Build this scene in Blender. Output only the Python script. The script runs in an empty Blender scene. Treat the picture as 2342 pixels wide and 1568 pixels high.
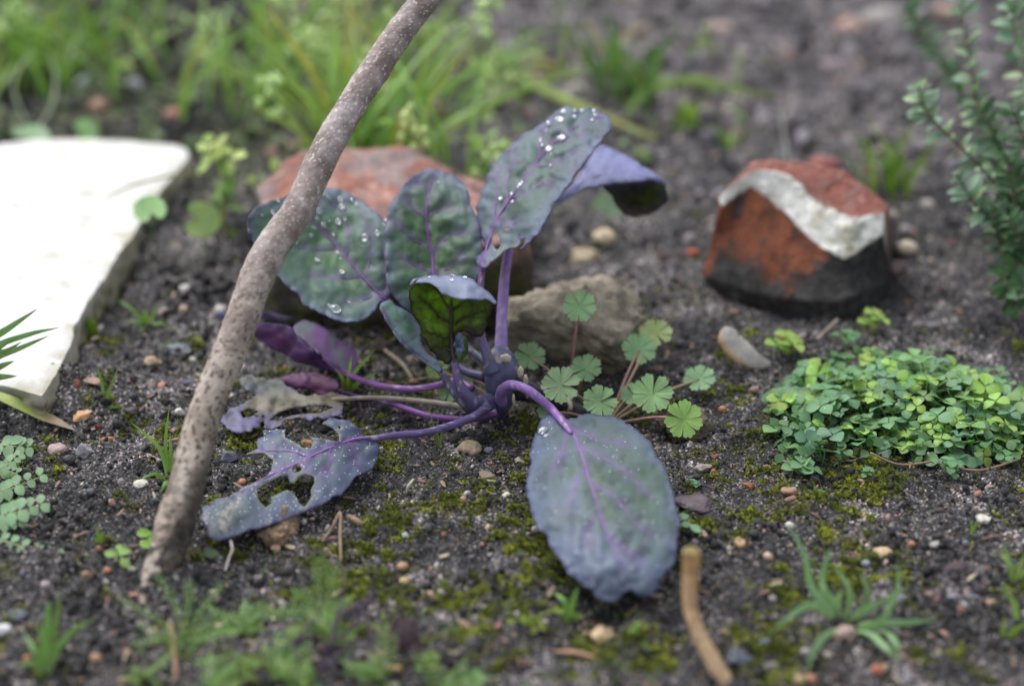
import bpy, math, random
import numpy as np
from mathutils import Vector, Matrix
from mathutils.geometry import delaunay_2d_cdt

random.seed(7)
RNG = np.random.default_rng(7)
R = math.radians
S = 0.01                                   # everything below is written in centimetres
scn = bpy.context.scene
COL = scn.collection

# ------------------------------------------------------------------ camera, sky, sun, exposure
CAM_H, PITCH, LENS = 26.0, 28.0, 60.0
cam_d = bpy.data.cameras.new('camera')
cam = bpy.data.objects.new('camera', cam_d)
COL.objects.link(cam)
cam.location = (0, 0, CAM_H * S)
cam.rotation_euler = (R(90 - PITCH), 0, 0)
cam_d.lens, cam_d.sensor_width = LENS, 36.0
cam_d.clip_start, cam_d.clip_end = 0.01, 300.0
cam_d.dof.use_dof = True
cam_d.dof.focus_distance = 48.7 * S
cam_d.dof.aperture_fstop = 4.9
cam_d.dof.aperture_blades = 9
scn.camera = cam

world = bpy.data.worlds.new('World')
scn.world = world
world.use_nodes = True
wn, wl = world.node_tree.nodes, world.node_tree.links
wn.clear()
sky = wn.new('ShaderNodeTexSky')
sky.sky_type = 'NISHITA'
sky.sun_disc = False
SUN_EL, SUN_AZ = 58.0, -42.0               # azimuth from +Y towards +X: high, behind and to the left
sky.sun_elevation = R(SUN_EL)
sky.sun_rotation = R(SUN_AZ)
sky.dust_density = 3.0
hs = wn.new('ShaderNodeHueSaturation')
hs.inputs['Saturation'].default_value = 0.28
bg = wn.new('ShaderNodeBackground')
bg.inputs['Strength'].default_value = 0.15
wo = wn.new('ShaderNodeOutputWorld')
wl.new(sky.outputs[0], hs.inputs['Color'])
wl.new(hs.outputs[0], bg.inputs['Color'])
wl.new(bg.outputs[0], wo.inputs['Surface'])

sun_d = bpy.data.lights.new('sun', 'SUN')
sun_d.energy, sun_d.angle, sun_d.color = 0.9, R(32), (1.0, 0.995, 0.985)
sun = bpy.data.objects.new('sun', sun_d)
COL.objects.link(sun)
sd = Vector((math.sin(R(SUN_AZ)) * math.cos(R(SUN_EL)), math.cos(R(SUN_AZ)) * math.cos(R(SUN_EL)), math.sin(R(SUN_EL))))
sun.rotation_euler = sd.to_track_quat('Z', 'Y').to_euler()
sun.location = sd * 3

vs = scn.view_settings
vs.view_transform, vs.look, vs.gamma, vs.use_curve_mapping = 'Standard', 'None', 1.0, False
vs.exposure = 0.82
scn.cycles.max_bounces = 8
scn.cycles.use_denoising = True

# ------------------------------------------------------------------ picture <-> place
# photo coordinates (u, v) run over 2342 x 1568; a point needs a depth, a height or a distance as well
FPX = 2342 * LENS / 36.0
CX, CY = 1171.0, 784.0
SP, CP = math.sin(R(PITCH)), math.cos(R(PITCH))

def ray(u, v):
    a = (np.asarray(u, float) - CX) / FPX
    b = -(np.asarray(v, float) - CY) / FPX
    return np.stack([a, CP + b * SP, -SP + b * CP], -1)
def Pt(u, v, t):                            # by depth
    d = ray(u, v)
    return np.array([0, 0, CAM_H]) + d * np.asarray(t, float)[..., None]
def tz(u, v, z):
    return (np.asarray(z, float) - CAM_H) / ray(u, v)[..., 2]
def Pz(u, v, z=0.0):                        # by height
    return Pt(u, v, tz(u, v, z))
def Py(u, v, y):                            # by distance
    d = ray(u, v)
    return Pt(u, v, np.asarray(y, float) / d[..., 1])
def cr(c, pts):                             # crop coordinates -> photo coordinates
    u0, v0, s = c
    return [(u0 + p[0] * s, v0 + p[1] * s) + tuple(p[2:]) for p in pts]
C1 = (468.4, 187.4, .3584); C2 = (843.1, 187.4, .3584); C3 = (421.6, 655.8, .3883); C4 = (936.8, 655.8, .4780)
C5 = (1498.9, 281.0, .3285); C6 = (1639.4, 702.6, .3); C7 = (1405.2, 1077.3, .4); C8 = (0, 1077.3, .4)
K1 = (0, 0, .4003); K3 = (0, 655.8, .4182); K6 = (843.1, 936.8, .4027); K7 = (936.8, 562.1, .2988); K4 = (843.1, 0, .48)
K5 = (1779.9, 0, .538)

# ------------------------------------------------------------------ noise
_perm = np.random.default_rng(3).permutation(256)
_perm = np.concatenate([_perm, _perm, _perm])
_gr = np.random.default_rng(5).normal(size=(256, 3))
_gr /= np.linalg.norm(_gr, axis=1)[:, None]
def noise(p):
    p = np.asarray(p, float)
    i = np.floor(p).astype(int); f = p - i; i &= 255
    w = f * f * f * (f * (f * 6 - 15) + 10)
    out = 0
    for dx in (0, 1):
        for dy in (0, 1):
            for dz in (0, 1):
                h = _perm[_perm[_perm[i[..., 0] + dx] + i[..., 1] + dy] + i[..., 2] + dz]
                g = _gr[h]
                dot = g[..., 0] * (f[..., 0] - dx) + g[..., 1] * (f[..., 1] - dy) + g[..., 2] * (f[..., 2] - dz)
                ww = (w[..., 0] if dx else 1 - w[..., 0]) * (w[..., 1] if dy else 1 - w[..., 1]) * (w[..., 2] if dz else 1 - w[..., 2])
                out = out + dot * ww
    return out * 1.5
def fbm(p, o=3, g=.5):
    p = np.asarray(p, float); a, s, k = 0, 1.0, 1.0
    for j in range(o):
        a = a + s * noise(p * k + 17.3 * j); s *= g; k *= 2.03
    return a
def n2(x, y, sc, o=3, seed=0):
    return fbm(np.stack([np.asarray(x) * sc, np.asarray(y) * sc, np.full(np.shape(x), seed * 3.71)], -1), o)
def sstep(a, b, x):
    t = np.clip((np.asarray(x, float) - a) / (b - a), 0, 1)
    return t * t * (3 - 2 * t)
def mix(a, b, f):
    f = np.asarray(f)[..., None]
    return np.asarray(a) * (1 - f) + np.asarray(b) * f
def srgb(r, g, b):                          # 0-255 display colour -> linear
    return np.array([((c / 255) / 12.92 if c / 255 <= .04045 else ((c / 255 + .055) / 1.055) ** 2.4) for c in (r, g, b)])

# ------------------------------------------------------------------ ground height
def ground_z(x, y):
    x, y = np.asarray(x, float), np.asarray(y, float)
    far = sstep(55, 80, y)
    h = .30 * n2(x, y, .22, 2, 1) + .22 * n2(x, y, .6, 2, 2) * (1 + 2.0 * far)
    h += .14 * n2(x, y, 1.9, 2, 4) * (1 + 1.5 * far)
    h += .13 * np.abs(n2(x, y, 4.0, 2, 5)) * 1.4 + .07 * sstep(.12, .4, n2(x, y, 1.1, 3, 6))
    bank = .75 * np.exp(-(((x + 13.6) / 2.6) ** 2 + ((y - 45.6) / 1.5) ** 2))     # soil banked against the slab's corner
    a, b = Pz(1350, 1600), Pz(1535, 1350)                  # low ridge of pressed soil in front
    dx, dy = b[0] - a[0], b[1] - a[1]; q = np.clip(((x - a[0]) * dx + (y - a[1]) * dy) / (dx * dx + dy * dy), 0, 1)
    rd = np.hypot(x - a[0] - q * dx, y - a[1] - q * dy)
    return h * (1 - .55 * np.exp(-(((x - 0) / 8) ** 2 + ((y - 46) / 6) ** 2))) + bank + .34 * np.exp(-(rd / .42) ** 2)
def ridge_d(x, y):
    a, b = Pz(1350, 1600), Pz(1535, 1350); dx, dy = b[0] - a[0], b[1] - a[1]
    q = np.clip(((x - a[0]) * dx + (y - a[1]) * dy) / (dx * dx + dy * dy), 0, 1)
    return np.hypot(x - a[0] - q * dx, y - a[1] - q * dy)
def gz(x, y):
    return float(ground_z(np.array([x]), np.array([y]))[0])
def on_ground(u, v, dz=0.0):
    z = 0.0
    for _ in range(4):
        p = Pz(u, v, z); z = gz(p[0], p[1]) + dz
    return Pz(u, v, z)

# ------------------------------------------------------------------ object helpers
ORG = {}
def props(o, label=None, cat=None, group=None, kind=None):
    if label: o['label'] = label
    if cat: o['category'] = cat
    if group: o['group'] = group
    if kind: o['kind'] = kind
    return o
def thing(name, at, label, cat, group=None):
    o = bpy.data.objects.new(name, None)
    o.empty_display_size = .005
    COL.objects.link(o)
    o.location = [c * S for c in at]
    ORG[o.name] = np.array(at, float)
    return props(o, label, cat, group)
def org(o):
    return ORG.get(o.name, np.zeros(3))
def new_mesh(name, V, F, mat=None, col=None, smooth=True, uv=None):
    me = bpy.data.meshes.new(name)
    me.from_pydata((np.asarray(V) * S).tolist(), [], [tuple(f) for f in F])
    if mat: me.materials.append(mat)
    if smooth: me.polygons.foreach_set('use_smooth', [True] * len(me.polygons))
    if col is not None:
        a = me.attributes.new('Col', 'FLOAT_COLOR', 'POINT')
        c = np.ones((len(V), 4), np.float32); c[:, :3] = np.asarray(col)
        a.data.foreach_set('color', c.ravel())
    me.update()
    return me
def obj(name, V, F, mat, parent=None, col=None, smooth=True, label=None, cat=None, group=None, kind=None, thick=0):
    V = np.asarray(V, float)
    if parent is not None:
        o0 = org(parent)
    else:
        o0 = np.array([V[:, 0].mean(), V[:, 1].mean(), V[:, 2].min()]) if kind != 'structure' else np.zeros(3)
    me = new_mesh(name, V - o0, F, mat, col, smooth)
    o = bpy.data.objects.new(name, me)
    COL.objects.link(o)
    if parent is not None: o.parent = parent
    else: o.location = (o0 * S).tolist()
    ORG[o.name] = o0
    if thick:
        m = o.modifiers.new('thickness', 'SOLIDIFY'); m.thickness = thick * S; m.offset = -1
    return props(o, label, cat, group, kind)
def place(name, me, parent, loc, rot=(0, 0, 0), sc=1.0):          # child sharing mesh data
    o = bpy.data.objects.new(name, me)
    COL.objects.link(o)
    o0 = org(parent)
    o.parent = parent
    o.location = ((np.asarray(loc) - o0) * S).tolist()
    o.rotation_euler = rot
    o.scale = (sc,) * 3 if np.isscalar(sc) else sc
    ORG[o.name] = np.asarray(loc, float)
    return o
def merge(parts):
    Vs, Fs, Cs, n = [], [], [], 0
    for p in parts:
        V, F = np.asarray(p[0]), p[1]
        Vs.append(V); Fs += [tuple(i + n for i in f) for f in F]
        if len(p) > 2:
            Cs.append(np.broadcast_to(p[2], (len(V), 3)))
        n += len(V)
    return np.concatenate(Vs), Fs, (np.concatenate(Cs) if Cs else None)

def smooth_path(P, n):
    P = np.asarray(P, float)
    if len(P) < 3:
        return np.stack([np.linspace(P[0, k], P[-1, k], n) for k in range(P.shape[1])], -1)
    Q = np.vstack([2 * P[0] - P[1], P, 2 * P[-1] - P[-2]])
    t = np.linspace(0, len(P) - 1 - 1e-6, n); i = t.astype(int); f = (t - i)[:, None]
    a, b, c, d = Q[i], Q[i + 1], Q[i + 2], Q[i + 3]
    return .5 * (2 * b + (c - a) * f + (2 * a - 5 * b + 4 * c - d) * f ** 2 + (3 * b - a - 3 * c + d) * f ** 3)
def frames(P):
    T = np.gradient(P, axis=0); T /= np.linalg.norm(T, axis=1)[:, None] + 1e-9
    n = np.cross(T[0], [0.3, 0.1, 1]); n /= np.linalg.norm(n) + 1e-9
    N = []
    for t in T:
        n = n - t * n.dot(t); n /= np.linalg.norm(n) + 1e-9; N.append(n)
    N = np.array(N)
    return T, N, np.cross(T, N)
def tube(P, r, seg=8, n=None, smoothn=True, squash=1.0):
    P = np.asarray(P, float)
    if n is None: n = max(4, 3 * len(P))
    r = np.interp(np.linspace(0, 1, n), np.linspace(0, 1, len(np.atleast_1d(r))), np.atleast_1d(r)) if np.ndim(r) else np.full(n, r)
    P = smooth_path(P, n)
    T, N, B = frames(P)
    a = np.linspace(0, 2 * math.pi, seg, endpoint=False)
    V = (P[:, None] + r[:, None, None] * (np.cos(a)[None, :, None] * N[:, None] + squash * np.sin(a)[None, :, None] * B[:, None])).reshape(-1, 3)
    F = [(i * seg + j, i * seg + (j + 1) % seg, (i + 1) * seg + (j + 1) % seg, (i + 1) * seg + j) for i in range(n - 1) for j in range(seg)]
    F += [tuple(range(seg - 1, -1, -1)), tuple((n - 1) * seg + j for j in range(seg))]
    return V, F
def ribbon(P, w, n=None, side=None, fold=.25, tip=True, wv=0.0):
    """a grass blade or narrow leaf: V-shaped cross section, tapered"""
    P = np.asarray(P, float)
    if n is None: n = max(6, 3 * len(P))
    P = smooth_path(P, n)
    T = np.gradient(P, axis=0); T /= np.linalg.norm(T, axis=1)[:, None] + 1e-9
    if side is None: side = np.cross(T[n // 2], [0.2, -1, .55])
    side = np.asarray(side, float)
    B = side[None] - T * (T @ side)[:, None]; B /= np.linalg.norm(B, axis=1)[:, None] + 1e-9
    Nn = np.cross(T, B)
    s = np.linspace(0, 1, n)
    ws = w * (np.minimum(1, .55 + 1.6 * s) * (1 - s ** 3 * (0.96 if tip else .5)))
    V = np.stack([P - B * ws[:, None] / 2 + Nn * ws[:, None] * fold / 2, P, P + B * ws[:, None] / 2 + Nn * ws[:, None] * fold / 2], 1).reshape(-1, 3)
    F = []
    for i in range(n - 1):
        for j in (0, 1):
            F.append((i * 3 + j, i * 3 + j + 1, i * 3 + j + 4, i * 3 + j + 3))
    return V, F

def ico(sub):
    import bmesh
    bm = bmesh.new(); bmesh.ops.create_icosphere(bm, subdivisions=sub, radius=1)
    V = np.array([v.co[:] for v in bm.verts]); F = [tuple(v.index for v in f.verts) for f in bm.faces]
    bm.free(); return V, F
ICO = {k: ico(k) for k in (1, 2, 3, 4, 5)}
def rock(size, seed, sub=3, rough=.18, facets=0, fine=.05):
    V, F = ICO[sub]
    V = V.copy(); r = np.random.default_rng(seed)
    for _ in range(facets):
        n = r.normal(size=3); n /= np.linalg.norm(n); d = r.uniform(.45, .8)
        k = V @ n; V = V - np.outer(np.maximum(0, k - d), n)
    V = V * (1 + rough * fbm(V * 1.1 + seed * 7.7, 2)[:, None] + fine * fbm(V * 4.5 + seed, 2)[:, None])
    return V * np.asarray(size), F

# ------------------------------------------------------------------ materials
def base_mat(name):
    m = bpy.data.materials.new(name); m.use_nodes = True
    nt = m.node_tree; nt.nodes.clear()
    return m, nt.nodes, nt.links
def M(name, base=None, rough=.6, var=.35, nscale=300, bump=.3, bscale=None, transl=0.0, tcol=None, spec=.4, hue=0.0, detail=6, inst=False, sheen=0.0, bdist=.0004):
    m, N, L = base_mat(name)
    out = N.new('ShaderNodeOutputMaterial')
    pb = N.new('ShaderNodeBsdfPrincipled')
    pb.inputs['Roughness'].default_value = rough
    pb.inputs['Specular IOR Level'].default_value = spec
    if sheen:
        pb.inputs['Sheen Weight'].default_value = sheen
    if base is None:
        at = N.new('ShaderNodeAttribute'); at.attribute_name = 'Col'
        if inst: at.attribute_type = 'INSTANCER'
        c = at.outputs['Color']
    else:
        rgb = N.new('ShaderNodeRGB'); rgb.outputs[0].default_value = (*base, 1); c = rgb.outputs[0]
    tc = N.new('ShaderNodeTexCoord')
    vec = tc.outputs['Object']
    oi = N.new('ShaderNodeObjectInfo')
    nz = N.new('ShaderNodeTexNoise'); nz.inputs['Scale'].default_value = nscale; nz.inputs['Detail'].default_value = detail
    nz.inputs['Roughness'].default_value = .65
    L.new(vec, nz.inputs['Vector'])
    mr = N.new('ShaderNodeMapRange')
    mr.inputs[1].default_value, mr.inputs[2].default_value = .25, .75
    mr.inputs[3].default_value, mr.inputs[4].default_value = 1 - var, 1 + var
    L.new(nz.outputs['Fac'], mr.inputs[0])
    mu = N.new('ShaderNodeMix'); mu.data_type = 'RGBA'; mu.blend_type = 'MULTIPLY'; mu.inputs[0].default_value = 1
    cb = N.new('ShaderNodeCombineColor')
    for k in range(3): L.new(mr.outputs[0], cb.inputs[k])
    L.new(c, mu.inputs[6]); L.new(cb.outputs[0], mu.inputs[7])
    col = mu.outputs[2]
    if hue:
        h = N.new('ShaderNodeHueSaturation')
        a = N.new('ShaderNodeMapRange'); a.inputs[3].default_value, a.inputs[4].default_value = .5 - hue, .5 + hue
        b = N.new('ShaderNodeMapRange'); b.inputs[3].default_value, b.inputs[4].default_value = .86, 1.14
        L.new(oi.outputs['Random'], a.inputs[0]); L.new(a.outputs[0], h.inputs['Hue'])
        L.new(oi.outputs['Random'], b.inputs[0]); L.new(b.outputs[0], h.inputs['Value'])
        L.new(col, h.inputs['Color']); col = h.outputs[0]
    L.new(col, pb.inputs['Base Color'])
    if bump:
        bn = N.new('ShaderNodeTexNoise'); bn.inputs['Scale'].default_value = bscale or nscale * 2; bn.inputs['Detail'].default_value = 5
        L.new(vec, bn.inputs['Vector'])
        bp = N.new('ShaderNodeBump'); bp.inputs['Strength'].default_value = bump; bp.inputs['Distance'].default_value = bdist
        L.new(bn.outputs['Fac'], bp.inputs['Height']); L.new(bp.outputs[0], pb.inputs['Normal'])
    if transl:
        tr = N.new('ShaderNodeBsdfTranslucent')
        if tcol is not None:
            tm = N.new('ShaderNodeMix'); tm.data_type = 'RGBA'; tm.blend_type = 'MULTIPLY'; tm.inputs[0].default_value = 1
            L.new(col, tm.inputs[6]); tm.inputs[7].default_value = (*tcol, 1); L.new(tm.outputs[2], tr.inputs['Color'])
        else:
            L.new(col, tr.inputs['Color'])
        ms = N.new('ShaderNodeMixShader'); ms.inputs[0].default_value = transl
        L.new(pb.outputs[0], ms.inputs[1]); L.new(tr.outputs[0], ms.inputs[2]); L.new(ms.outputs[0], out.inputs['Surface'])
    else:
        L.new(pb.outputs[0], out.inputs['Surface'])
    return m

def soil_mat():
    """dark crumbly soil: sand grains of many colours over near-black humus; attribute Col carries the broad colour"""
    m, N, L = base_mat('soil')
    out = N.new('ShaderNodeOutputMaterial'); pb = N.new('ShaderNodeBsdfPrincipled')
    pb.inputs['Roughness'].default_value = .8; pb.inputs['Specular IOR Level'].default_value = .35
    at = N.new('ShaderNodeAttribute'); at.attribute_name = 'Col'
    tc = N.new('ShaderNodeTexCoord')
    def vor(scale, feat='F1'):
        v = N.new('ShaderNodeTexVoronoi'); v.inputs['Scale'].default_value = scale; v.feature = feat
        L.new(tc.outputs['Object'], v.inputs['Vector']); return v
    v1, v2 = vor(1700), vor(750)
    def ramp(src, stops):
        r = N.new('ShaderNodeValToRGB'); e = r.color_ramp.elements
        e[0].position, e[0].color = stops[0][0], (*stops[0][1], 1)
        e[1].position, e[1].color = stops[-1][0], (*stops[-1][1], 1)
        for p, c in stops[1:-1]:
            k = e.new(p); k.color = (*c, 1)
        L.new(src, r.inputs[0]); return r
    s1 = N.new('ShaderNodeSeparateColor'); L.new(v1.outputs['Color'], s1.inputs[0])
    s2 = N.new('ShaderNodeSeparateColor'); L.new(v2.outputs['Color'], s2.inputs[0])
    r1 = ramp(s1.outputs[0], [(0, (.22, .22, .23)), (.45, (.5, .49, .48)), (.70, (.95, .92, .9)), (.84, (1.7, 1.62, 1.6)), (.92, (2.7, 2.6, 2.5)), (.98, (4.4, 4.2, 4.1)), (1, (5.6, 5.4, 5.2))])
    r2 = ramp(s2.outputs[1], [(0, (.7, .7, .72)), (.6, (1, 1, 1)), (.85, (1.25, 1.15, 1.05)), (.95, (1.7, 1.45, 1.25)), (1, (2.2, 2.1, 2.0))])
    nz = N.new('ShaderNodeTexNoise'); nz.inputs['Scale'].default_value = 150; nz.inputs['Detail'].default_value = 6
    L.new(tc.outputs['Object'], nz.inputs['Vector'])
    rn = ramp(nz.outputs['Fac'], [(.3, (.55, .55, .56)), (.7, (1.35, 1.33, 1.3))])
    def mul(a, b):
        x = N.new('ShaderNodeMix'); x.data_type = 'RGBA'; x.blend_type = 'MULTIPLY'; x.inputs[0].default_value = 1
        L.new(a, x.inputs[6]); L.new(b, x.inputs[7]); return x.outputs[2]
    c = mul(mul(mul(at.outputs['Color'], r1.outputs[0]), r2.outputs[0]), rn.outputs[0])
    L.new(c, pb.inputs['Base Color'])
    b1 = N.new('ShaderNodeBump'); b1.inputs['Strength'].default_value = .8; b1.inputs['Distance'].default_value = .0006; b1.invert = True
    L.new(v2.outputs['Distance'], b1.inputs['Height'])
    b2 = N.new('ShaderNodeBump'); b2.inputs['Strength'].default_value = .9; b2.inputs['Distance'].default_value = .0012
    n3 = N.new('ShaderNodeTexNoise'); n3.inputs['Scale'].default_value = 500; n3.inputs['Detail'].default_value = 6
    L.new(tc.outputs['Object'], n3.inputs['Vector']); L.new(n3.outputs['Fac'], b2.inputs['Height'])
    L.new(b1.outputs[0], b2.inputs['Normal']); L.new(b2.outputs[0], pb.inputs['Normal'])
    L.new(pb.outputs[0], out.inputs['Surface'])
    return m
def leaf_mat(name, rough=.5, transl=.18, tcol=(1.2, 1.5, .3), fine=1.0, dots=0.0):
    """waxy brassica leaf: colour from attribute Col, a fine net of veins and mottled bloom on top"""
    m, N, L = base_mat(name)
    out = N.new('ShaderNodeOutputMaterial'); pb = N.new('ShaderNodeBsdfPrincipled')
    pb.inputs['Roughness'].default_value = rough; pb.inputs['Specular IOR Level'].default_value = .35
    at = N.new('ShaderNodeAttribute'); at.attribute_name = 'Col'
    tc = N.new('ShaderNodeTexCoord')
    wq = N.new('ShaderNodeTexNoise'); wq.inputs['Scale'].default_value = 120
    L.new(tc.outputs['Object'], wq.inputs['Vector'])
    vm = N.new('ShaderNodeVectorMath'); vm.operation = 'SCALE'; vm.inputs['Scale'].default_value = .004
    L.new(wq.outputs['Color'], vm.inputs[0])
    va = N.new('ShaderNodeVectorMath'); L.new(tc.outputs['Object'], va.inputs[0]); L.new(vm.outputs[0], va.inputs[1])
    vo = N.new('ShaderNodeTexVoronoi'); vo.feature = 'DISTANCE_TO_EDGE'; vo.inputs['Scale'].default_value = 230
    L.new(va.outputs[0], vo.inputs['Vector'])
    mr = N.new('ShaderNodeMapRange'); mr.inputs[1].default_value, mr.inputs[2].default_value = 0, .10
    mr.inputs[3].default_value, mr.inputs[4].default_value = 1 - .13 * fine, 1.0
    L.new(vo.outputs['Distance'], mr.inputs[0])
    nz = N.new('ShaderNodeTexNoise'); nz.inputs['Scale'].default_value = 90; nz.inputs['Detail'].default_value = 9; nz.inputs['Roughness'].default_value = .7
    L.new(tc.outputs['Object'], nz.inputs['Vector'])
    m2 = N.new('ShaderNodeMapRange'); m2.inputs[1].default_value, m2.inputs[2].default_value = .3, .7
    m2.inputs[3].default_value, m2.inputs[4].default_value = .82, 1.18
    L.new(nz.outputs['Fac'], m2.inputs[0])
    mm = N.new('ShaderNodeMath'); mm.operation = 'MULTIPLY'; L.new(mr.outputs[0], mm.inputs[0]); L.new(m2.outputs[0], mm.inputs[1])
    x = N.new('ShaderNodeMix'); x.data_type = 'RGBA'; x.blend_type = 'MULTIPLY'; x.inputs[0].default_value = 1
    cb = N.new('ShaderNodeCombineColor')
    for k in range(3): L.new(mm.outputs[0], cb.inputs[k])
    L.new(at.outputs['Color'], x.inputs[6]); L.new(cb.outputs[0], x.inputs[7])
    col = x.outputs[2]
    if dots:                                # grit splashed up by rain
        vd = N.new('ShaderNodeTexVoronoi'); vd.inputs['Scale'].default_value = 1500
        L.new(tc.outputs['Object'], vd.inputs['Vector'])
        sc_ = N.new('ShaderNodeSeparateColor'); L.new(vd.outputs['Color'], sc_.inputs[0])
        g1 = N.new('ShaderNodeMath'); g1.operation = 'GREATER_THAN'; g1.inputs[1].default_value = 1 - dots; L.new(sc_.outputs[0], g1.inputs[0])
        g2 = N.new('ShaderNodeMath'); g2.operation = 'LESS_THAN'; g2.inputs[1].default_value = .33; L.new(vd.outputs['Distance'], g2.inputs[0])
        g3 = N.new('ShaderNodeMath'); g3.operation = 'MULTIPLY'; L.new(g1.outputs[0], g3.inputs[0]); L.new(g2.outputs[0], g3.inputs[1])
        xd = N.new('ShaderNodeMix'); xd.data_type = 'RGBA'; L.new(g3.outputs[0], xd.inputs[0]); L.new(col, xd.inputs[6])
        xd.inputs[7].default_value = (.62, .62, .64, 1); col = xd.outputs[2]
    L.new(col, pb.inputs['Base Color'])
    bp = N.new('ShaderNodeBump'); bp.inputs['Strength'].default_value = .35; bp.inputs['Distance'].default_value = .0006
    L.new(mm.outputs[0], bp.inputs['Height']); L.new(bp.outputs[0], pb.inputs['Normal'])
    tr = N.new('ShaderNodeBsdfTranslucent')
    tm = N.new('ShaderNodeMix'); tm.data_type = 'RGBA'; tm.blend_type = 'MULTIPLY'; tm.inputs[0].default_value = 1
    L.new(col, tm.inputs[6]); tm.inputs[7].default_value = (*tcol, 1); L.new(tm.outputs[2], tr.inputs['Color'])
    ms = N.new('ShaderNodeMixShader'); ms.inputs[0].default_value = transl
    L.new(pb.outputs[0], ms.inputs[1]); L.new(tr.outputs[0], ms.inputs[2]); L.new(ms.outputs[0], out.inputs['Surface'])
    return m
def glass_mat():
    m, N, L = base_mat('clear_water')
    out = N.new('ShaderNodeOutputMaterial'); pb = N.new('ShaderNodeBsdfPrincipled')
    pb.inputs['Base Color'].default_value = (.95, .97, 1, 1)
    pb.inputs['Roughness'].default_value = .03; pb.inputs['IOR'].default_value = 1.33
    pb.inputs['Transmission Weight'].default_value = .93
    pb.inputs['Specular IOR Level'].default_value = 1.0
    pb.inputs['Coat Weight'].default_value = .6
    L.new(pb.outputs[0], out.inputs['Surface'])
    return m

MAT = dict(
    soil=soil_mat(),
    leaf=leaf_mat('cabbage_leaf', rough=.5, transl=.15, fine=.5),
    under=leaf_mat('cabbage_leaf_underside', rough=.45, transl=.6, tcol=(1.5, 1.7, .5), fine=2.0),
    gritty=leaf_mat('cabbage_leaf_gritty', rough=.5, transl=.12, dots=.12, fine=.5),
    beaded=leaf_mat('cabbage_leaf_beaded', rough=.5, transl=.15, dots=.018, fine=.5),
    petiole=M('leaf_stalk', rough=.42, var=.18, nscale=250, bump=.15, bscale=900),
    crumb=M('soil_crumb', rough=.85, var=.5, nscale=900, bump=.7, bscale=1800, inst=True),
    grain=M('stone_grain', rough=.5, var=.2, nscale=900, bump=.3, inst=True),
    mossm=M('moss_shoot', rough=.65, var=.3, nscale=800, bump=0, transl=.3, inst=True),
    weedm=M('weed_leaf_mass', rough=.55, var=.25, nscale=400, bump=0, transl=.3, inst=True),
    stone=M('pebble_stone', rough=.6, var=.28, nscale=420, bump=.5, bscale=1100),
    wet=M('wet_stone', rough=.42, var=.3, nscale=500, bump=.4, bscale=1300),
    brick=M('fired_clay', rough=.85, var=.35, nscale=330, bump=1.0, bscale=700, bdist=.001),
    slab=M('white_concrete', rough=.8, var=.16, nscale=260, bump=.9, bscale=700),
    clod=M('dry_clod', rough=.9, var=.35, nscale=400, bump=1.0, bscale=900, bdist=.001),
    bark=M('stake_bark', rough=.65, var=.22, nscale=500, bump=.7, bscale=900),
    green=M('green_leaf', rough=.5, var=.16, nscale=350, bump=.15, transl=.25, tcol=(1.15, 1.3, .6), hue=.015),
    grass=M('grass_blade', rough=.45, var=.15, nscale=300, bump=.1, transl=.25, tcol=(1.1, 1.25, .65), hue=.02),
    twig=M('dry_twig', rough=.7, var=.3, nscale=400, bump=.6),
    water=glass_mat(),
)

# ================================================================== SETTING: the ground, one sheet
def slabmask(x, y): return 0
def moss_f(x, y):
    x, y = np.asarray(x, float), np.asarray(y, float)
    m = .8 * n2(x, y, .38, 3, 21) + .75 * n2(x, y, 1.9, 3, 22)
    near = np.exp(-((x - 1) / 9) ** 2 - ((y - 38.5) / 6) ** 2) * .42 + np.exp(-((x + 5) / 5) ** 2 - ((y - 42) / 3) ** 2) * .2
    rt = np.exp(-((x - 9) / 6) ** 2 - ((y - 41) / 2.6) ** 2) * .32
    return m + near + rt - .40 - .35 * sstep(50, 60, y)
ys = [22.0]
while ys[-1] < 5500:
    y = ys[-1]
    st = .28 if y < 30 else (.095 if y < 50 else (.095 + (y - 50) * .0045 if y < 100 else y * .12 - 11.7))
    ys.append(y + st)
xs = [0.0]
while xs[-1] < 4000:
    x = xs[-1]
    st = .105 if x < 17 else (.105 + (x - 17) * .02 if x < 32 else x * .16 - 4.7)
    xs.append(x + st)
xs = np.array(sorted(set([-a for a in xs] + xs)))
ys = np.array([-4000, -800, -160, -40, 0, 12, 18] + ys)
X, Y = np.meshgrid(xs, ys)
edge = sstep(140, 110, np.hypot(X, Y - 55))
Z = ground_z(X, Y) * edge
V = np.stack([X, Y, Z], -1).reshape(-1, 3)
nx, ny = len(xs), len(ys)
idx = np.arange(nx * ny).reshape(ny, nx)
Fq = np.stack([idx[:-1, :-1], idx[:-1, 1:], idx[1:, 1:], idx[1:, :-1]], -1).reshape(-1, 4)
xx, yy = V[:, 0], V[:, 1]
dark = np.array([.036, .038, .042]); brown = np.array([.070, .070, .073]); pale = np.array([.23, .222, .242]); mossy = np.array([.05, .055, .022])
c = mix(dark, brown, sstep(-.3, .5, n2(xx, yy, .3, 3, 31)) * .8)
farp = sstep(54, 82, yy + 3.5 * n2(xx, yy, .12, 2, 32)) * sstep(-16, 0, xx + .15 * (yy - 60)) * .85
farp = np.maximum(farp, .5 * sstep(.1, .5, n2(xx, yy, .28, 3, 33)) * sstep(38, 50, yy))
farp = np.maximum(farp, .62 * sstep(.02, .45, n2(xx, yy, .5, 3, 37)))
c = mix(c, pale, np.clip(farp, 0, 1) * (0.35 + .65 * sstep(-.3, .3, n2(xx, yy, .45, 3, 34))))
c = mix(c, mossy, sstep(-.08, .2, moss_f(xx, yy)) * .5)
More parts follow.
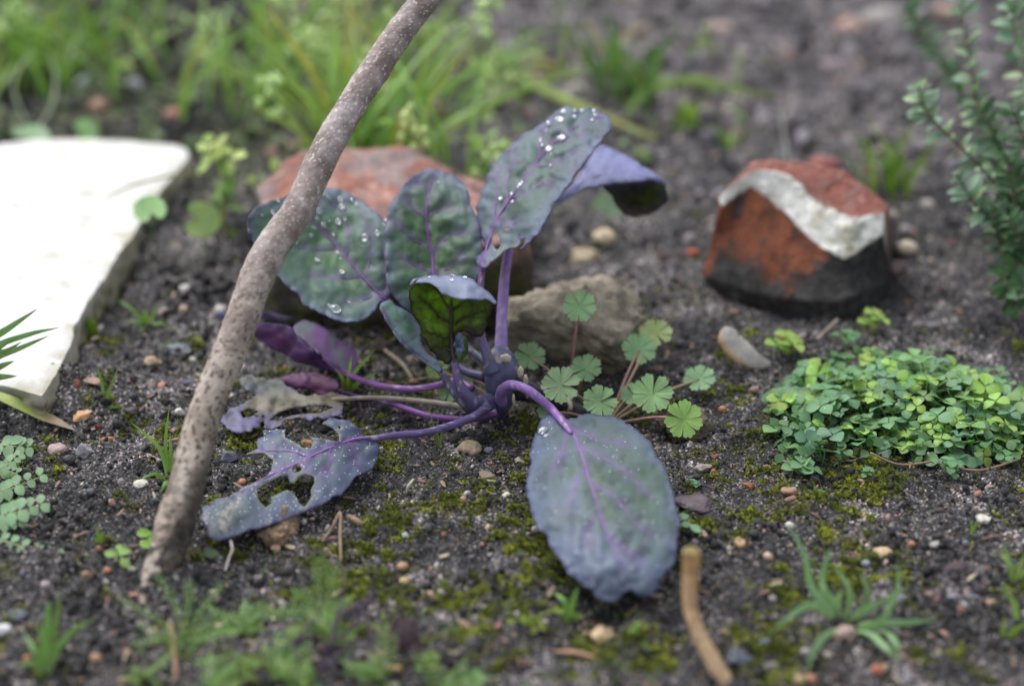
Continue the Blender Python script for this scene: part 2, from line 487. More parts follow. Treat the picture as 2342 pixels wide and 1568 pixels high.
c = mix(c, [.13, .125, .12], .6 * np.exp(-(ridge_d(xx, yy) / .4) ** 2))
fargreen = sstep(56, 75, yy) * sstep(2, -12, xx - (yy - 70) * .1)
c = mix(c, [.06, .08, .03], fargreen * .6)
me = bpy.data.meshes.new('ground')
me.vertices.add(len(V)); me.vertices.foreach_set('co', (V * S).astype(np.float32).ravel())
me.loops.add(Fq.size); me.loops.foreach_set('vertex_index', Fq.astype(np.int32).ravel())
me.polygons.add(len(Fq)); me.polygons.foreach_set('loop_start', np.arange(0, Fq.size, 4, dtype=np.int32))
me.polygons.foreach_set('loop_total', np.full(len(Fq), 4, np.int32))
me.polygons.foreach_set('use_smooth', np.ones(len(Fq), bool))
me.update(); me.validate()
a = me.attributes.new('Col', 'FLOAT_COLOR', 'POINT')
cc = np.ones((len(V), 4), np.float32); cc[:, :3] = c; a.data.foreach_set('color', cc.ravel())
me.materials.append(MAT['soil'])
ground = bpy.data.objects.new('ground', me); COL.objects.link(ground); props(ground, kind='structure')

# ------------------------------------------------------------------ scatter of uncountable bits (crumbs, sand, moss)
def scatter(name, P, scl, rot, col, sources, idx):
    me = bpy.data.meshes.new(name); n = len(P)
    me.vertices.add(n); me.vertices.foreach_set('co', (P * S).astype(np.float32).ravel())
    for an, ty, key, d in (('scl', 'FLOAT_VECTOR', 'vector', scl), ('rot', 'FLOAT_VECTOR', 'vector', rot)):
        q = me.attributes.new(an, ty, 'POINT'); q.data.foreach_set(key, d.astype(np.float32).ravel())
    q = me.attributes.new('Col', 'FLOAT_COLOR', 'POINT'); cc = np.ones((n, 4), np.float32); cc[:, :3] = col; q.data.foreach_set('color', cc.ravel())
    q = me.attributes.new('idx', 'INT', 'POINT'); q.data.foreach_set('value', idx.astype(np.int32))
    o = bpy.data.objects.new(name, me); COL.objects.link(o)
    g = bpy.data.node_groups.new(name, 'GeometryNodeTree')
    g.interface.new_socket('Geometry', in_out='INPUT', socket_type='NodeSocketGeometry')
    g.interface.new_socket('Geometry', in_out='OUTPUT', socket_type='NodeSocketGeometry')
    N, L = g.nodes, g.links
    gi, go = N.new('NodeGroupInput'), N.new('NodeGroupOutput')
    iop = N.new('GeometryNodeInstanceOnPoints'); jn = N.new('GeometryNodeJoinGeometry')
    for s in sources[::-1]:
        oi = N.new('GeometryNodeObjectInfo'); oi.inputs['Object'].default_value = s; oi.inputs['As Instance'].default_value = True
        L.new(oi.outputs['Geometry'], jn.inputs[0])
    def na(n_, t):
        a_ = N.new('GeometryNodeInputNamedAttribute'); a_.data_type = t; a_.inputs['Name'].default_value = n_
        return a_.outputs['Attribute']
    e2r = N.new('FunctionNodeEulerToRotation'); L.new(na('rot', 'FLOAT_VECTOR'), e2r.inputs[0])
    L.new(gi.outputs[0], iop.inputs['Points']); L.new(jn.outputs[0], iop.inputs['Instance'])
    iop.inputs['Pick Instance'].default_value = True
    L.new(na('idx', 'INT'), iop.inputs['Instance Index'])
    L.new(e2r.outputs[0], iop.inputs['Rotation']); L.new(na('scl', 'FLOAT_VECTOR'), iop.inputs['Scale'])
    L.new(iop.outputs[0], go.inputs[0])
    m = o.modifiers.new('scatter', 'NODES'); m.node_group = g
    props(o, kind='stuff')
    return o
def src(name, V, F, mat, smooth=True):
    me = new_mesh(name, V, F, mat, smooth=smooth)
    return bpy.data.objects.new(name, me)
def rand_ground(n, y0=30, y1=96, power=1.0):
    """points over the view's wedge of ground, denser towards the camera"""
    u = RNG.random(n) ** power
    y = y0 + (y1 - y0) * u
    x = (RNG.random(n) - .5) * 2 * (y * .345 + 2.2)
    return x, y
def on(x, y, dz=0): return np.stack([x, y, ground_z(x, y) + dz], -1)

crumbs = [src('crumb_shape', *rock((1, 1, .8), 40 + k, 2, .35, 3, .25), MAT['crumb']) for k in range(4)]
grains = [src('grain_shape', *rock((1, .85, .7), 60 + k, 1, .25, 4, 0), MAT['grain']) for k in range(3)]
# soil crumbs
n = 52000
x, y = rand_ground(n, 29.5, 92, 1.5)
d = RNG.random(n) ** 3.2
crumby = sstep(-.2, .5, n2(x, y, .33, 2, 41)) + np.exp(-((x + 9) / 5) ** 2 - ((y - 51) / 6) ** 2)
r = (.026 + .13 * d * (.35 + crumby * .75)) * (1 + sstep(55, 85, y) * 3.0)
keep = (RNG.random(n) < .35 + .6 * crumby)
x, y, r = x[keep], y[keep], r[keep]; n = len(x)
col = mix([.022, .022, .025], [.075, .071, .07], RNG.random(n) ** 1.5)
col = mix(col, [.30, .27, .28], sstep(55, 80, y) * sstep(-14, 0, x) * RNG.random(n))
scatter('soil_crumbs', on(x, y, r * .25), np.stack([r] * 3, -1) * RNG.uniform(.7, 1.25, (n, 3)), RNG.uniform(-3, 3, (n, 3)), col, crumbs, RNG.integers(0, 4, n))
# sand grains and small gravel
n = 60000
x, y = rand_ground(n, 29.5, 88, 1.7)
r = .014 + .035 * RNG.random(n) ** 3 + .12 * (RNG.random(n) < .012) * RNG.random(n) * 1.2
r *= 1 + sstep(50, 85, y) * 1.0
pal = np.array([srgb(176, 170, 168), srgb(140, 132, 132), srgb(180, 154, 134), srgb(160, 114, 94), srgb(214, 208, 200), srgb(112, 112, 122), srgb(176, 140, 132), srgb(90, 88, 92)])
col = pal[RNG.choice(8, n, p=[.2, .22, .1, .05, .1, .13, .08, .12])] * RNG.uniform(.55, 1.2, (n, 1))
scatter('sand_grains', on(x, y, r * .3), np.stack([r] * 3, -1) * RNG.uniform(.7, 1.3, (n, 3)), RNG.uniform(-3, 3, (n, 3)), col, grains, RNG.integers(0, 3, n))
# lumps of dry earth and small stones over the far bed
n = 1500
x, y = rand_ground(n, 56, 100, 1.0)
keep = (x + .15 * (y - 60) > -9); x, y = x[keep], y[keep]; n = len(x)
r = RNG.uniform(.12, .30, n) + .38 * RNG.random(n) ** 5
r *= sstep(50, 75, y) * .6 + .4
pal2 = np.array([srgb(92, 90, 98), srgb(134, 128, 134), srgb(160, 152, 154), srgb(60, 58, 64), srgb(170, 140, 128), srgb(150, 116, 108), srgb(186, 178, 172)])
col = pal2[RNG.choice(7, n, p=[.27, .2, .14, .24, .06, .04, .05])]
scatter('soil_lumps', on(x, y, r * .2), np.stack([r] * 3, -1) * RNG.uniform(.7, 1.3, (n, 3)), RNG.uniform(-3, 3, (n, 3)), col, crumbs, RNG.integers(0, 4, n))
# litter: flakes of bark, straw and dead leaf
flakes = [src('flake_shape', *rock((1, .28, .07), 80 + k, 2, .3, 3, .2), MAT['grain']) for k in range(3)]
x, y = rand_ground(1500, 29.5, 80, 1.5); n = len(x)
r = RNG.uniform(.05, .26, n)
pal3 = np.array([srgb(112, 88, 72), srgb(150, 128, 104), srgb(74, 58, 50), srgb(128, 96, 82), srgb(168, 154, 128)])
scatter('plant_litter', on(x, y, .04), np.stack([r] * 3, -1), np.stack([RNG.normal(0, .25, n), RNG.normal(0, .25, n), RNG.uniform(0, 6.3, n)], -1), pal3[RNG.integers(0, 5, n)], flakes, RNG.integers(0, 3, n))
# moss: tiny starry shoots, 1-2 mm
def moss_shape(seed):
    r_ = np.random.default_rng(seed); parts = []
    for k in range(9):
        a = r_.uniform(0, 6.28); e = r_.uniform(.1, 1.3); L_ = r_.uniform(.6, 1.1)
        d_ = np.array([math.cos(a) * math.cos(e), math.sin(a) * math.cos(e), math.sin(e)]); s_ = np.cross(d_, [0, 0, 1]); s_ /= np.linalg.norm(s_) + 1e-6
        b = np.array([0, 0, .25 * r_.random()])
        parts.append(([b, b + d_ * L_ * .5 - s_ * .2, b + d_ * L_ + [0, 0, .1], b + d_ * L_ * .5 + s_ * .2], [(0, 1, 2, 3)]))
    V_, F_, _ = merge(parts); return V_, F_
mshapes = [src('moss_shape', *moss_shape(k), MAT['mossm'], smooth=False) for k in range(4)]
x, y = rand_ground(190000, 29.5, 60, 1.3)
keep = (moss_f(x, y) + .15 * RNG.normal(size=len(x)) > .13); x, y = x[keep], y[keep]; n = len(x)
r = RNG.uniform(.05, .12, n) * (.7 + .6 * sstep(0, .5, moss_f(x, y)))
col = mix([.09, .115, .02], [.55, .60, .09], RNG.random(n) ** 1.5 * (.35 + .65 * sstep(-.3, .4, n2(x, y, 1.1, 2, 51))))
scatter('moss', on(x, y, .0 + r * .1), np.stack([r] * 3, -1), np.stack([RNG.normal(0, .4, n), RNG.normal(0, .4, n), RNG.uniform(0, 6, n)], -1), col, mshapes, RNG.integers(0, 4, n))
# low weeds nobody could count, behind the slab and the grass, and in the very front
def leafy_shape(seed, nl=5):
    r_ = np.random.default_rng(seed); parts = []
    for k in range(nl):
        a = r_.uniform(0, 6.28); e = r_.uniform(.15, .9); L_ = r_.uniform(.6, 1.0); w = r_.uniform(.22, .4)
        d_ = np.array([math.cos(a) * math.cos(e), math.sin(a) * math.cos(e), math.sin(e)]); s_ = np.cross(d_, [0, 0, 1]); s_ /= np.linalg.norm(s_)
        q = [d_ * t_ * L_ + s_ * w * w_ + np.array([0, 0, -.25 * t_ * t_]) for t_, w_ in ((0, 0), (.4, -.8), (.75, -.9), (1, 0), (.75, .9), (.4, .8))]
        parts.append((q, [(0, 1, 2, 3, 4, 5)]))
    V_, F_, _ = merge(parts); return V_, F_
lshapes = [src('weed_shape', *leafy_shape(k), MAT['weedm'], smooth=False) for k in range(5)]
x, y = rand_ground(9000, 62, 115, 1.0)
w = np.maximum(sstep(4, -12, x - (y - 70) * .15 + 3 * n2(x, y, .15, 2, 61)), .55 * np.exp(-((x - 3) / 6) ** 2) * sstep(66, 74, y))
keep = RNG.random(len(x)) < w * (.3 + .6 * sstep(-.2, .3, n2(x, y, .35, 2, 62))) * .55; x, y = x[keep], y[keep]; n = len(x)
r = RNG.uniform(.3, .85, n)
col = mix([.07, .12, .04], [.26, .33, .16], RNG.random(n) ** 1.3)
col = mix(col, [.32, .38, .22], (RNG.random(n) < .12) * 1.0)
scatter('low_weeds', on(x, y, .02), np.stack([r] * 3, -1), np.stack([RNG.normal(0, .3, n), RNG.normal(0, .3, n), RNG.uniform(0, 6, n)], -1), col, lshapes, RNG.integers(0, 5, n))
x = RNG.uniform(-9, 3.5, 420); y = 31.5 + RNG.random(420) ** 1.8 * 5.2
keep = n2(x, y, .45, 2, 66) > -.05; x, y = x[keep], y[keep]; n = len(x)
r = RNG.uniform(.07, .19, n)
col = mix([.05, .075, .03], [.18, .24, .10], RNG.random(n) ** 1.5)
scatter('low_weeds', on(x, y, .05), np.stack([r] * 3, -1), np.stack([RNG.normal(0, .3, n), RNG.normal(0, .3, n), RNG.uniform(0, 6, n)], -1), col, lshapes, RNG.integers(0, 5, n))

# ================================================================== white concrete slab, left
def lofted(rows, n_u, n_sub, disp, seed, close_ends=True, crisp=0.0):
    """rows of 3-D polylines (all left to right) -> finely divided, roughened skin; returns V, F and the row parameter of each vertex"""
    rr = [smooth_path(r, n_u) if len(r) > 2 else smooth_path(r, n_u) for r in rows]
    if crisp:
        tt_ = np.linspace(0, 1, n_u)
        rr = [a_ * (1 - crisp) + crisp * np.stack([np.interp(tt_, np.linspace(0, 1, len(r_)), np.array(r_)[:, k]) for k in range(3)], -1) for a_, r_ in zip(rr, rows)]
    G, par = [], []
    for i in range(len(rr) - 1):
        for k in range(n_sub[i]):
            f = k / n_sub[i]; G.append(rr[i] * (1 - f) + rr[i + 1] * f); par.append(i + f)
    G.append(rr[-1]); par.append(len(rr) - 1)
    G = np.array(G); nr = len(G)
    Vn = np.cross(np.gradient(G, axis=1), np.gradient(G, axis=0)); Vn /= np.linalg.norm(Vn, axis=2)[..., None] + 1e-9
    G = G + Vn * disp(G)[..., None]
    V = G.reshape(-1, 3); id_ = np.arange(len(V)).reshape(nr, n_u)
    F = np.stack([id_[:-1, :-1], id_[:-1, 1:], id_[1:, 1:], id_[1:, :-1]], -1).reshape(-1, 4).tolist()
    if close_ends:
        F += [tuple(id_[:, 0].tolist()), tuple(id_[::-1, -1].tolist())]
    return V, F, np.repeat(par, n_u), np.tile(np.linspace(0, 1, n_u), nr)

ZS = 1.1
top_px = [(-420, 300), (-200, 330), (-60, 332), (20, 322), (90, 314), (180, 312), (300, 318), (400, 326), (428, 338), (432, 352), (400, 392), (372, 425), (352, 452), (318, 462), (312, 480), (322, 497), (306, 528), (280, 560), (258, 592), (240, 625), (212, 665), (190, 700), (170, 742), (162, 775), (146, 812), (126, 850), (108, 880), (92, 900), (70, 893), (36, 882), (0, 874), (-60, 868), (-200, 862), (-420, 850)]
poly = Pz(np.array([p[0] for p in top_px]), np.array([p[1] for p in top_px]), ZS)[:, :2]
def resample(P, step):
    out = []
    for i in range(len(P)):
        a_, b_ = np.asarray(P[i]), np.asarray(P[(i + 1) % len(P)])
        k = max(1, int(np.linalg.norm(b_ - a_) / step))
        out += [a_ + (b_ - a_) * j / k for j in range(k)]
    return np.array(out)
def inside(P, poly):
    x, y = P[:, 0], P[:, 1]; r = np.zeros(len(P), bool); j = len(poly) - 1
    for i in range(len(poly)):
        xi, yi = poly[i]; xj, yj = poly[j]
        with np.errstate(divide='ignore', invalid='ignore'):
            r ^= ((yi > y) != (yj > y)) & (x < (xj - xi) * (y - yi) / (yj - yi + 1e-12) + xi)
        j = i
    return r
def pdist(P, A, B):
    d = B - A; t = np.clip(((P - A) @ d) / (d @ d + 1e-12), 0, 1)
    return np.linalg.norm(P - A - t[:, None] * d, axis=1), t
def fill(outline, holes, step):
    """triangulates a 2-D outline with holes, with an even net of inner points"""
    lo, hi = outline.min(0), outline.max(0)
    gx, gy = np.meshgrid(np.arange(lo[0], hi[0], step), np.arange(lo[1], hi[1], step * .87))
    gx[1::2] += step / 2
    g = np.stack([gx.ravel(), gy.ravel()], -1) + RNG.normal(0, step * .06, (gx.size, 2))
    k = inside(g, outline)
    for h in holes: k &= ~inside(g, h)
    for loop in [outline] + holes:
        dmin = np.full(len(g), 1e9)
        for i in range(len(loop)):
            dmin = np.minimum(dmin, pdist(g, loop[i], loop[(i + 1) % len(loop)])[0])
        k &= dmin > step * .45
    g = g[k]
    pts, edges = [], []
    for loop in [outline] + holes:
        n0 = len(pts); pts += loop.tolist(); edges += [(n0 + i, n0 + (i + 1) % len(loop)) for i in range(len(loop))]
    nb = len(pts)
    pts += g.tolist()
    v, e, f, ov, oe, of = delaunay_2d_cdt([Vector(p) for p in pts], edges, [], 0, 1e-6)
    v = np.array([p[:] for p in v]); f = np.array([tuple(t) for t in f if len(t) == 3])
    c = v[f].mean(1); k = inside(c, outline)
    for h in holes: k &= ~inside(c, h)
    f = f[k]
    a_ = v[f[:, 1]] - v[f[:, 0]]; b_ = v[f[:, 2]] - v[f[:, 0]]
    fl = (a_[:, 0] * b_[:, 1] - a_[:, 1] * b_[:, 0]) < 0
    f[fl] = f[fl][:, ::-1]
    return v, f

pr = resample(poly, .22)
pr = pr + (n2(pr[:, 0], pr[:, 1], 1.3, 3, 71) * .05)[:, None] * np.array([1, .3])
v, f = fill(pr, [], .45)
dmin = np.full(len(v), 1e9)
for i in range(len(pr)): dmin = np.minimum(dmin, pdist(v, pr[i], pr[(i + 1) % len(pr)])[0])
zt = ZS - .10 * np.exp(-dmin / .10) * (1 + .5 * n2(v[:, 0], v[:, 1], 2, 2, 72)) + .02 * n2(v[:, 0], v[:, 1], .8, 3, 73)
top = np.column_stack([v, zt])
white = np.array([.66, .655, .64])
tc_ = mix(white, [.70, .68, .60], sstep(.15, .6, n2(v[:, 0], v[:, 1], .35, 3, 74)) * .5)
tc_ = mix(tc_, [.34, .30, .2], np.exp(-dmin / .22) * sstep(-.1, .35, n2(v[:, 0], v[:, 1], 1.2, 2, 75)) * .7)
tc_ = mix(tc_, [.52, .51, .46], sstep(.05, .5, n2(v[:, 0], v[:, 1], .9, 4, 81)) * .45)
tc_ = mix(tc_, [.3, .32, .2], sstep(.38, .5, n2(v[:, 0], v[:, 1], 2.6, 2, 77)) * .5)
frt = sstep(1.3, .1, v[:, 1] - Pz(90, 905, ZS)[1]) * sstep(-.3, .3, n2(v[:, 0], v[:, 1], 1.5, 3, 76))
tc_ = mix(tc_, [.28, .27, .15], frt * .8)
# side skirt
nb = len(pr)
rings = 9; sv, sc_ = [], []
zz = np.linspace(0, 1, rings)
cen = pr.mean(0)
tan = np.roll(pr, -1, 0) - np.roll(pr, 1, 0); nor = np.stack([tan[:, 1], -tan[:, 0]], -1); nor /= np.linalg.norm(nor, axis=1)[:, None]
area = np.sum(pr[:, 0] * np.roll(pr[:, 1], -1) - np.roll(pr[:, 0], -1) * pr[:, 1])
if area < 0: nor = -nor
lookup = np.array([np.argmin(np.hypot(*(v - p).T)) for p in pr])
for k in range(rings):
    z = (zt[lookup] * (1 - zz[k]) + (-.7) * zz[k])
    off = .13 * n2(pr[:, 0] * 1.5 + z, pr[:, 1] * 1.5 - z, 1.6, 3, 78) * min(1, k) + .12 * zz[k] - .03
    if k == 0: off = 0 * off
    P_ = pr + nor * np.asarray(off)[:, None]
    sv.append(np.column_stack([P_, z]))
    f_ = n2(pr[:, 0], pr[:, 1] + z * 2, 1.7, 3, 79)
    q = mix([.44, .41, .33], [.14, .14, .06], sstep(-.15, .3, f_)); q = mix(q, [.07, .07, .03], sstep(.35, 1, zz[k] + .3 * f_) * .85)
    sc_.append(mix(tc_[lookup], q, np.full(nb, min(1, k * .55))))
nt0 = len(top)
AV = np.concatenate([top] + sv); AC = np.concatenate([tc_] + sc_)
AF = f.tolist()
for k in range(rings - 1):
    for i in range(nb):
        a_, b_ = nt0 + k * nb + i, nt0 + k * nb + (i + 1) % nb
        q = (a_, b_, b_ + nb, a_ + nb)
        AF.append(q[::-1] if area > 0 else q)
obj('concrete_slab', AV, AF, MAT['slab'], col=AC, label='flat white concrete slab with mossy broken edge at the left', cat='slab')

# ================================================================== orange brick behind the seedling
def yrow(pts):  # (u, v, z)
    return [Pz(p[0], p[1], p[2]) for p in pts]
bl = [  # rows: bottom front, front top, back top, back bottom
    yrow([(600, 700, 0), (640, 760, -.3), (760, 770, -.3), (900, 765, -.3), (1080, 760, -.3), (1195, 755, -.3), (1222, 700, 0)]),
    yrow([(588, 560, 2.4), (625, 575, 2.7), (760, 560, 3.1), (900, 555, 3.2), (1080, 560, 3.0), (1190, 560, 2.8), (1218, 520, 2.7)]),
    yrow([(584, 480, 2.8), (622, 440, 3.2), (740, 450, 3.5), (900, 450, 3.6), (1080, 470, 3.3), (1185, 490, 3.0), (1215, 470, 2.9)]),
    yrow([(600, 430, 2.8), (650, 378, 3.3), (715, 350, 3.5), (800, 344, 3.6), (935, 335, 3.9), (1060, 420, 3.3), (1195, 445, 2.9)]),
    yrow([(640, 420, 0), (690, 390, 0), (760, 380, 0), (850, 380, 0), (950, 385, 0), (1060, 400, 0), (1190, 420, 0)])]
V, F, par, uu = lofted(bl, 110, [22, 12, 14, 12], lambda G: .30 * fbm(G * .9, 4) + .10 * np.abs(fbm(G * 3.2, 3)), 1, crisp=.4)
nn = fbm(V * .8, 4)
c = mix([.29, .125, .092], [.21, .12, .105], sstep(-.2, .4, nn))
c = mix(c, [.24, .19, .19], sstep(-.05, .3, fbm(V * .55 + 9, 3)) * .85)
c = mix(c, [.48, .30, .25], sstep(.15, .5, fbm(V * 1.3 + 20, 3)) * .5)
low = sstep(3.0, 2.2, V[:, 2] + .5 * nn)  # front and right side painted dark: dirt plus the shade of the recess
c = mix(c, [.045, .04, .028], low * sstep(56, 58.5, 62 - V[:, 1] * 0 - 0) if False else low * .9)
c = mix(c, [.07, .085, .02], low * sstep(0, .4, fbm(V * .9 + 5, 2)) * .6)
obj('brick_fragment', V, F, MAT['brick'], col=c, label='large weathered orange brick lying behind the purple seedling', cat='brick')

# ================================================================== mortared half brick, right
def crow(pts):
    return [Pz(C5[0] + p[0] * C5[2], C5[1] + p[1] * C5[2], p[2]) for p in pts]
rb = [
    crow([(345, 1120, -.3), (420, 1240, -.3), (700, 1330, -.3), (1000, 1390, -.3), (1300, 1400, -.3), (1520, 1330, -.3), (1640, 1180, -.2)]),
    crow([(345, 1010, .5), (400, 1090, .5), (700, 1180, .6), (1000, 1240, .6), (1290, 1240, .6), (1530, 1150, .7), (1630, 1050, .7)]),
    crow([(462, 572, 2.85), (580, 482, 3.1), (690, 440, 3.35), (870, 590, 2.8), (1110, 830, 2.05), (1310, 945, 1.7), (1580, 775, 2.45)]),
    crow([(440, 535, 3.0), (560, 415, 3.5), (715, 325, 3.95), (930, 365, 3.85), (1130, 560, 3.15), (1370, 670, 2.9), (1590, 640, 3.0)]),
    crow([(470, 500, 3.0), (590, 365, 3.6), (700, 250, 4.05), (1000, 285, 3.95), (1290, 315, 3.9), (1450, 430, 3.5), (1625, 585, 3.0)]),
    crow([(560, 480, 0), (640, 470, 0), (760, 480, 0), (1000, 500, 0), (1300, 520, 0), (1500, 560, 0), (1640, 640, 0)])]
V, F, par, uu = lofted(rb, 130, [8, 26, 20, 16, 14], lambda G: .08 * fbm(G * 1.2, 4) + .06 * np.abs(fbm(G * 4, 3)), 2, crisp=.8)
nn = fbm(V * 1.4, 4); n3_ = fbm(V * 3, 3)
top_c = mix([.24, .085, .065], [.22, .105, .09], sstep(-.3, .4, nn)); top_c = mix(top_c, [.36, .2, .17], sstep(.25, .6, n3_) * .6)
front_c = mix([.17, .052, .024], [.11, .038, .02], sstep(0, .5, nn)); front_c = mix(front_c, [.03, .028, .028], sstep(.25, .5, fbm(V * 1.1 + 31, 3)) * .8)
black = mix([.022, .021, .021], [.05, .047, .045], sstep(-.2, .6, n3_))
mort = mix([.84, .83, .78], [.64, .60, .48], sstep(.15, .6, nn)); mort = mix(mort, [.25, .24, .15], sstep(.6, .95, uu) * sstep(-.2, .4, n3_) * .7)
wob = par + .03 * n3_ + .03 * nn
c = front_c
lim = 1.24 + .12 * np.sin(uu * 9) + .1 * n3_ + .55 * sstep(.45, .75, uu) - .9 * sstep(.16, .02, uu)
c = mix(c, black, sstep(lim + .08, lim - .08, par + .1 * nn))
c = mix(c, black, sstep(.70, .78, uu) * sstep(2.3, 2.1, wob))
c = mix(c, mort, sstep(1.97, 2.02, wob) * sstep(3.05, 2.98, wob))
c = mix(c, top_c, sstep(2.98, 3.05, wob))
c = mix(c, black, sstep(4.3, 4.7, par))
obj('mortared_brick', V, F, MAT['brick'], col=c, label='broken red brick with a diagonal white mortar band at the right', cat='brick')

# ================================================================== sandy clod behind the cranesbill leaves
def clod(u, v, size, seed, colr, label, name='soil_clod'):
    p = on_ground(u, v)
    V, F = rock(size, seed, 5, .26, 2, .16)
    V = V + .20 * fbm(V * 1.6 + seed, 4)[:, None] * V / np.linalg.norm(V, axis=1)[:, None] + (.16 * np.abs(fbm(V * 3.2, 3)) * min(1, size[2]))[:, None] * V / np.linalg.norm(V, axis=1)[:, None] + .07 * np.abs(fbm(V * 7, 2))[:, None]
    nn = fbm(V * 1.3 + 3, 3)
    c = mix(colr, np.array(colr) * .5, sstep(-.1, .5, nn)); c = mix(c, np.array(colr) * 1.35, sstep(.2, .6, fbm(V * 3 + 8, 2)) * .6)
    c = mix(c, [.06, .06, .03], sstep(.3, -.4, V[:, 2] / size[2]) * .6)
    V = V + p + [0, 0, size[2] * .35]
    return obj(name, V, F, MAT['clod'], col=c, label=label, cat='soil clod')
clod(1340, 800, (2.4, 2.0, 1.5), 5, [.33, .285, .22], 'large sandy brown clod of earth behind the scalloped leaves')
clod(1560, 990, (.75, .6, .5), 8, [.12, .09, .07], 'low brown lump of soil under the brightest scalloped leaf')
clod(640, 1228, (.5, .5, .5), 9, [.34, .24, .16], 'crumbly tan lump at the edge of the eaten leaf', 'sandstone_lump')

# ================================================================== the purple cabbage seedling
class Depth:
    """smooth depth over the photo plane through a few given points (thin plate)"""
    def __init__(self, ctrl):
        P, T = [], []
        for c in ctrl:
            if len(c) == 4: P.append(c[:2]); T.append(float(tz(c[0], c[1], c[3])))     # (u, v, 'z', height)
            else: P.append(c[:2]); T.append(c[2])
        self.P = np.array(P, float) / 400; n = len(P)
        K = self.k(self.P, self.P) + np.eye(n) * 1e-4
        A = np.zeros((n + 3, n + 3)); A[:n, :n] = K; A[:n, n] = 1; A[:n, n + 1:] = self.P; A[n:, :n] = A[:n, n:].T
        self.w = np.linalg.solve(A, np.concatenate([T, [0, 0, 0]]))
    @staticmethod
    def k(a, b):
        r = np.linalg.norm(a[:, None] - b[None], axis=2); return r * r * np.log(r + 1e-9)
    def __call__(self, uv):
        q = np.atleast_2d(np.asarray(uv, float)) / 400
        return self.k(q, self.P) @ self.w[:-3] + self.w[-3] + q @ self.w[-2:]

def closed_smooth(pts, step, sharp=False):
    P = np.asarray(pts, float); n = len(P); out = []
    if sharp: return resample(P, step)
    for i in range(n):
        a, b, c, d = P[i - 1], P[i], P[(i + 1) % n], P[(i + 2) % n]
        k = max(1, int(np.linalg.norm(c - b) / step))
        for j in range(k):
            f = j / k
            out.append(.5 * (2 * b + (c - a) * f + (2 * a - 5 * b + 4 * c - d) * f ** 2 + (3 * b - a - 3 * c + d) * f ** 3))
    return np.array(out)
def polyd(P, line):
    d = np.full(len(P), 1e9); s = np.zeros(len(P)); n = len(line)
    for i in range(n - 1):
        q, t = pdist(P, np.asarray(line[i], float), np.asarray(line[i + 1], float)); k = q < d
        d[k] = q[k]; s[k] = (i + t[k]) / (n - 1)
    return d, s

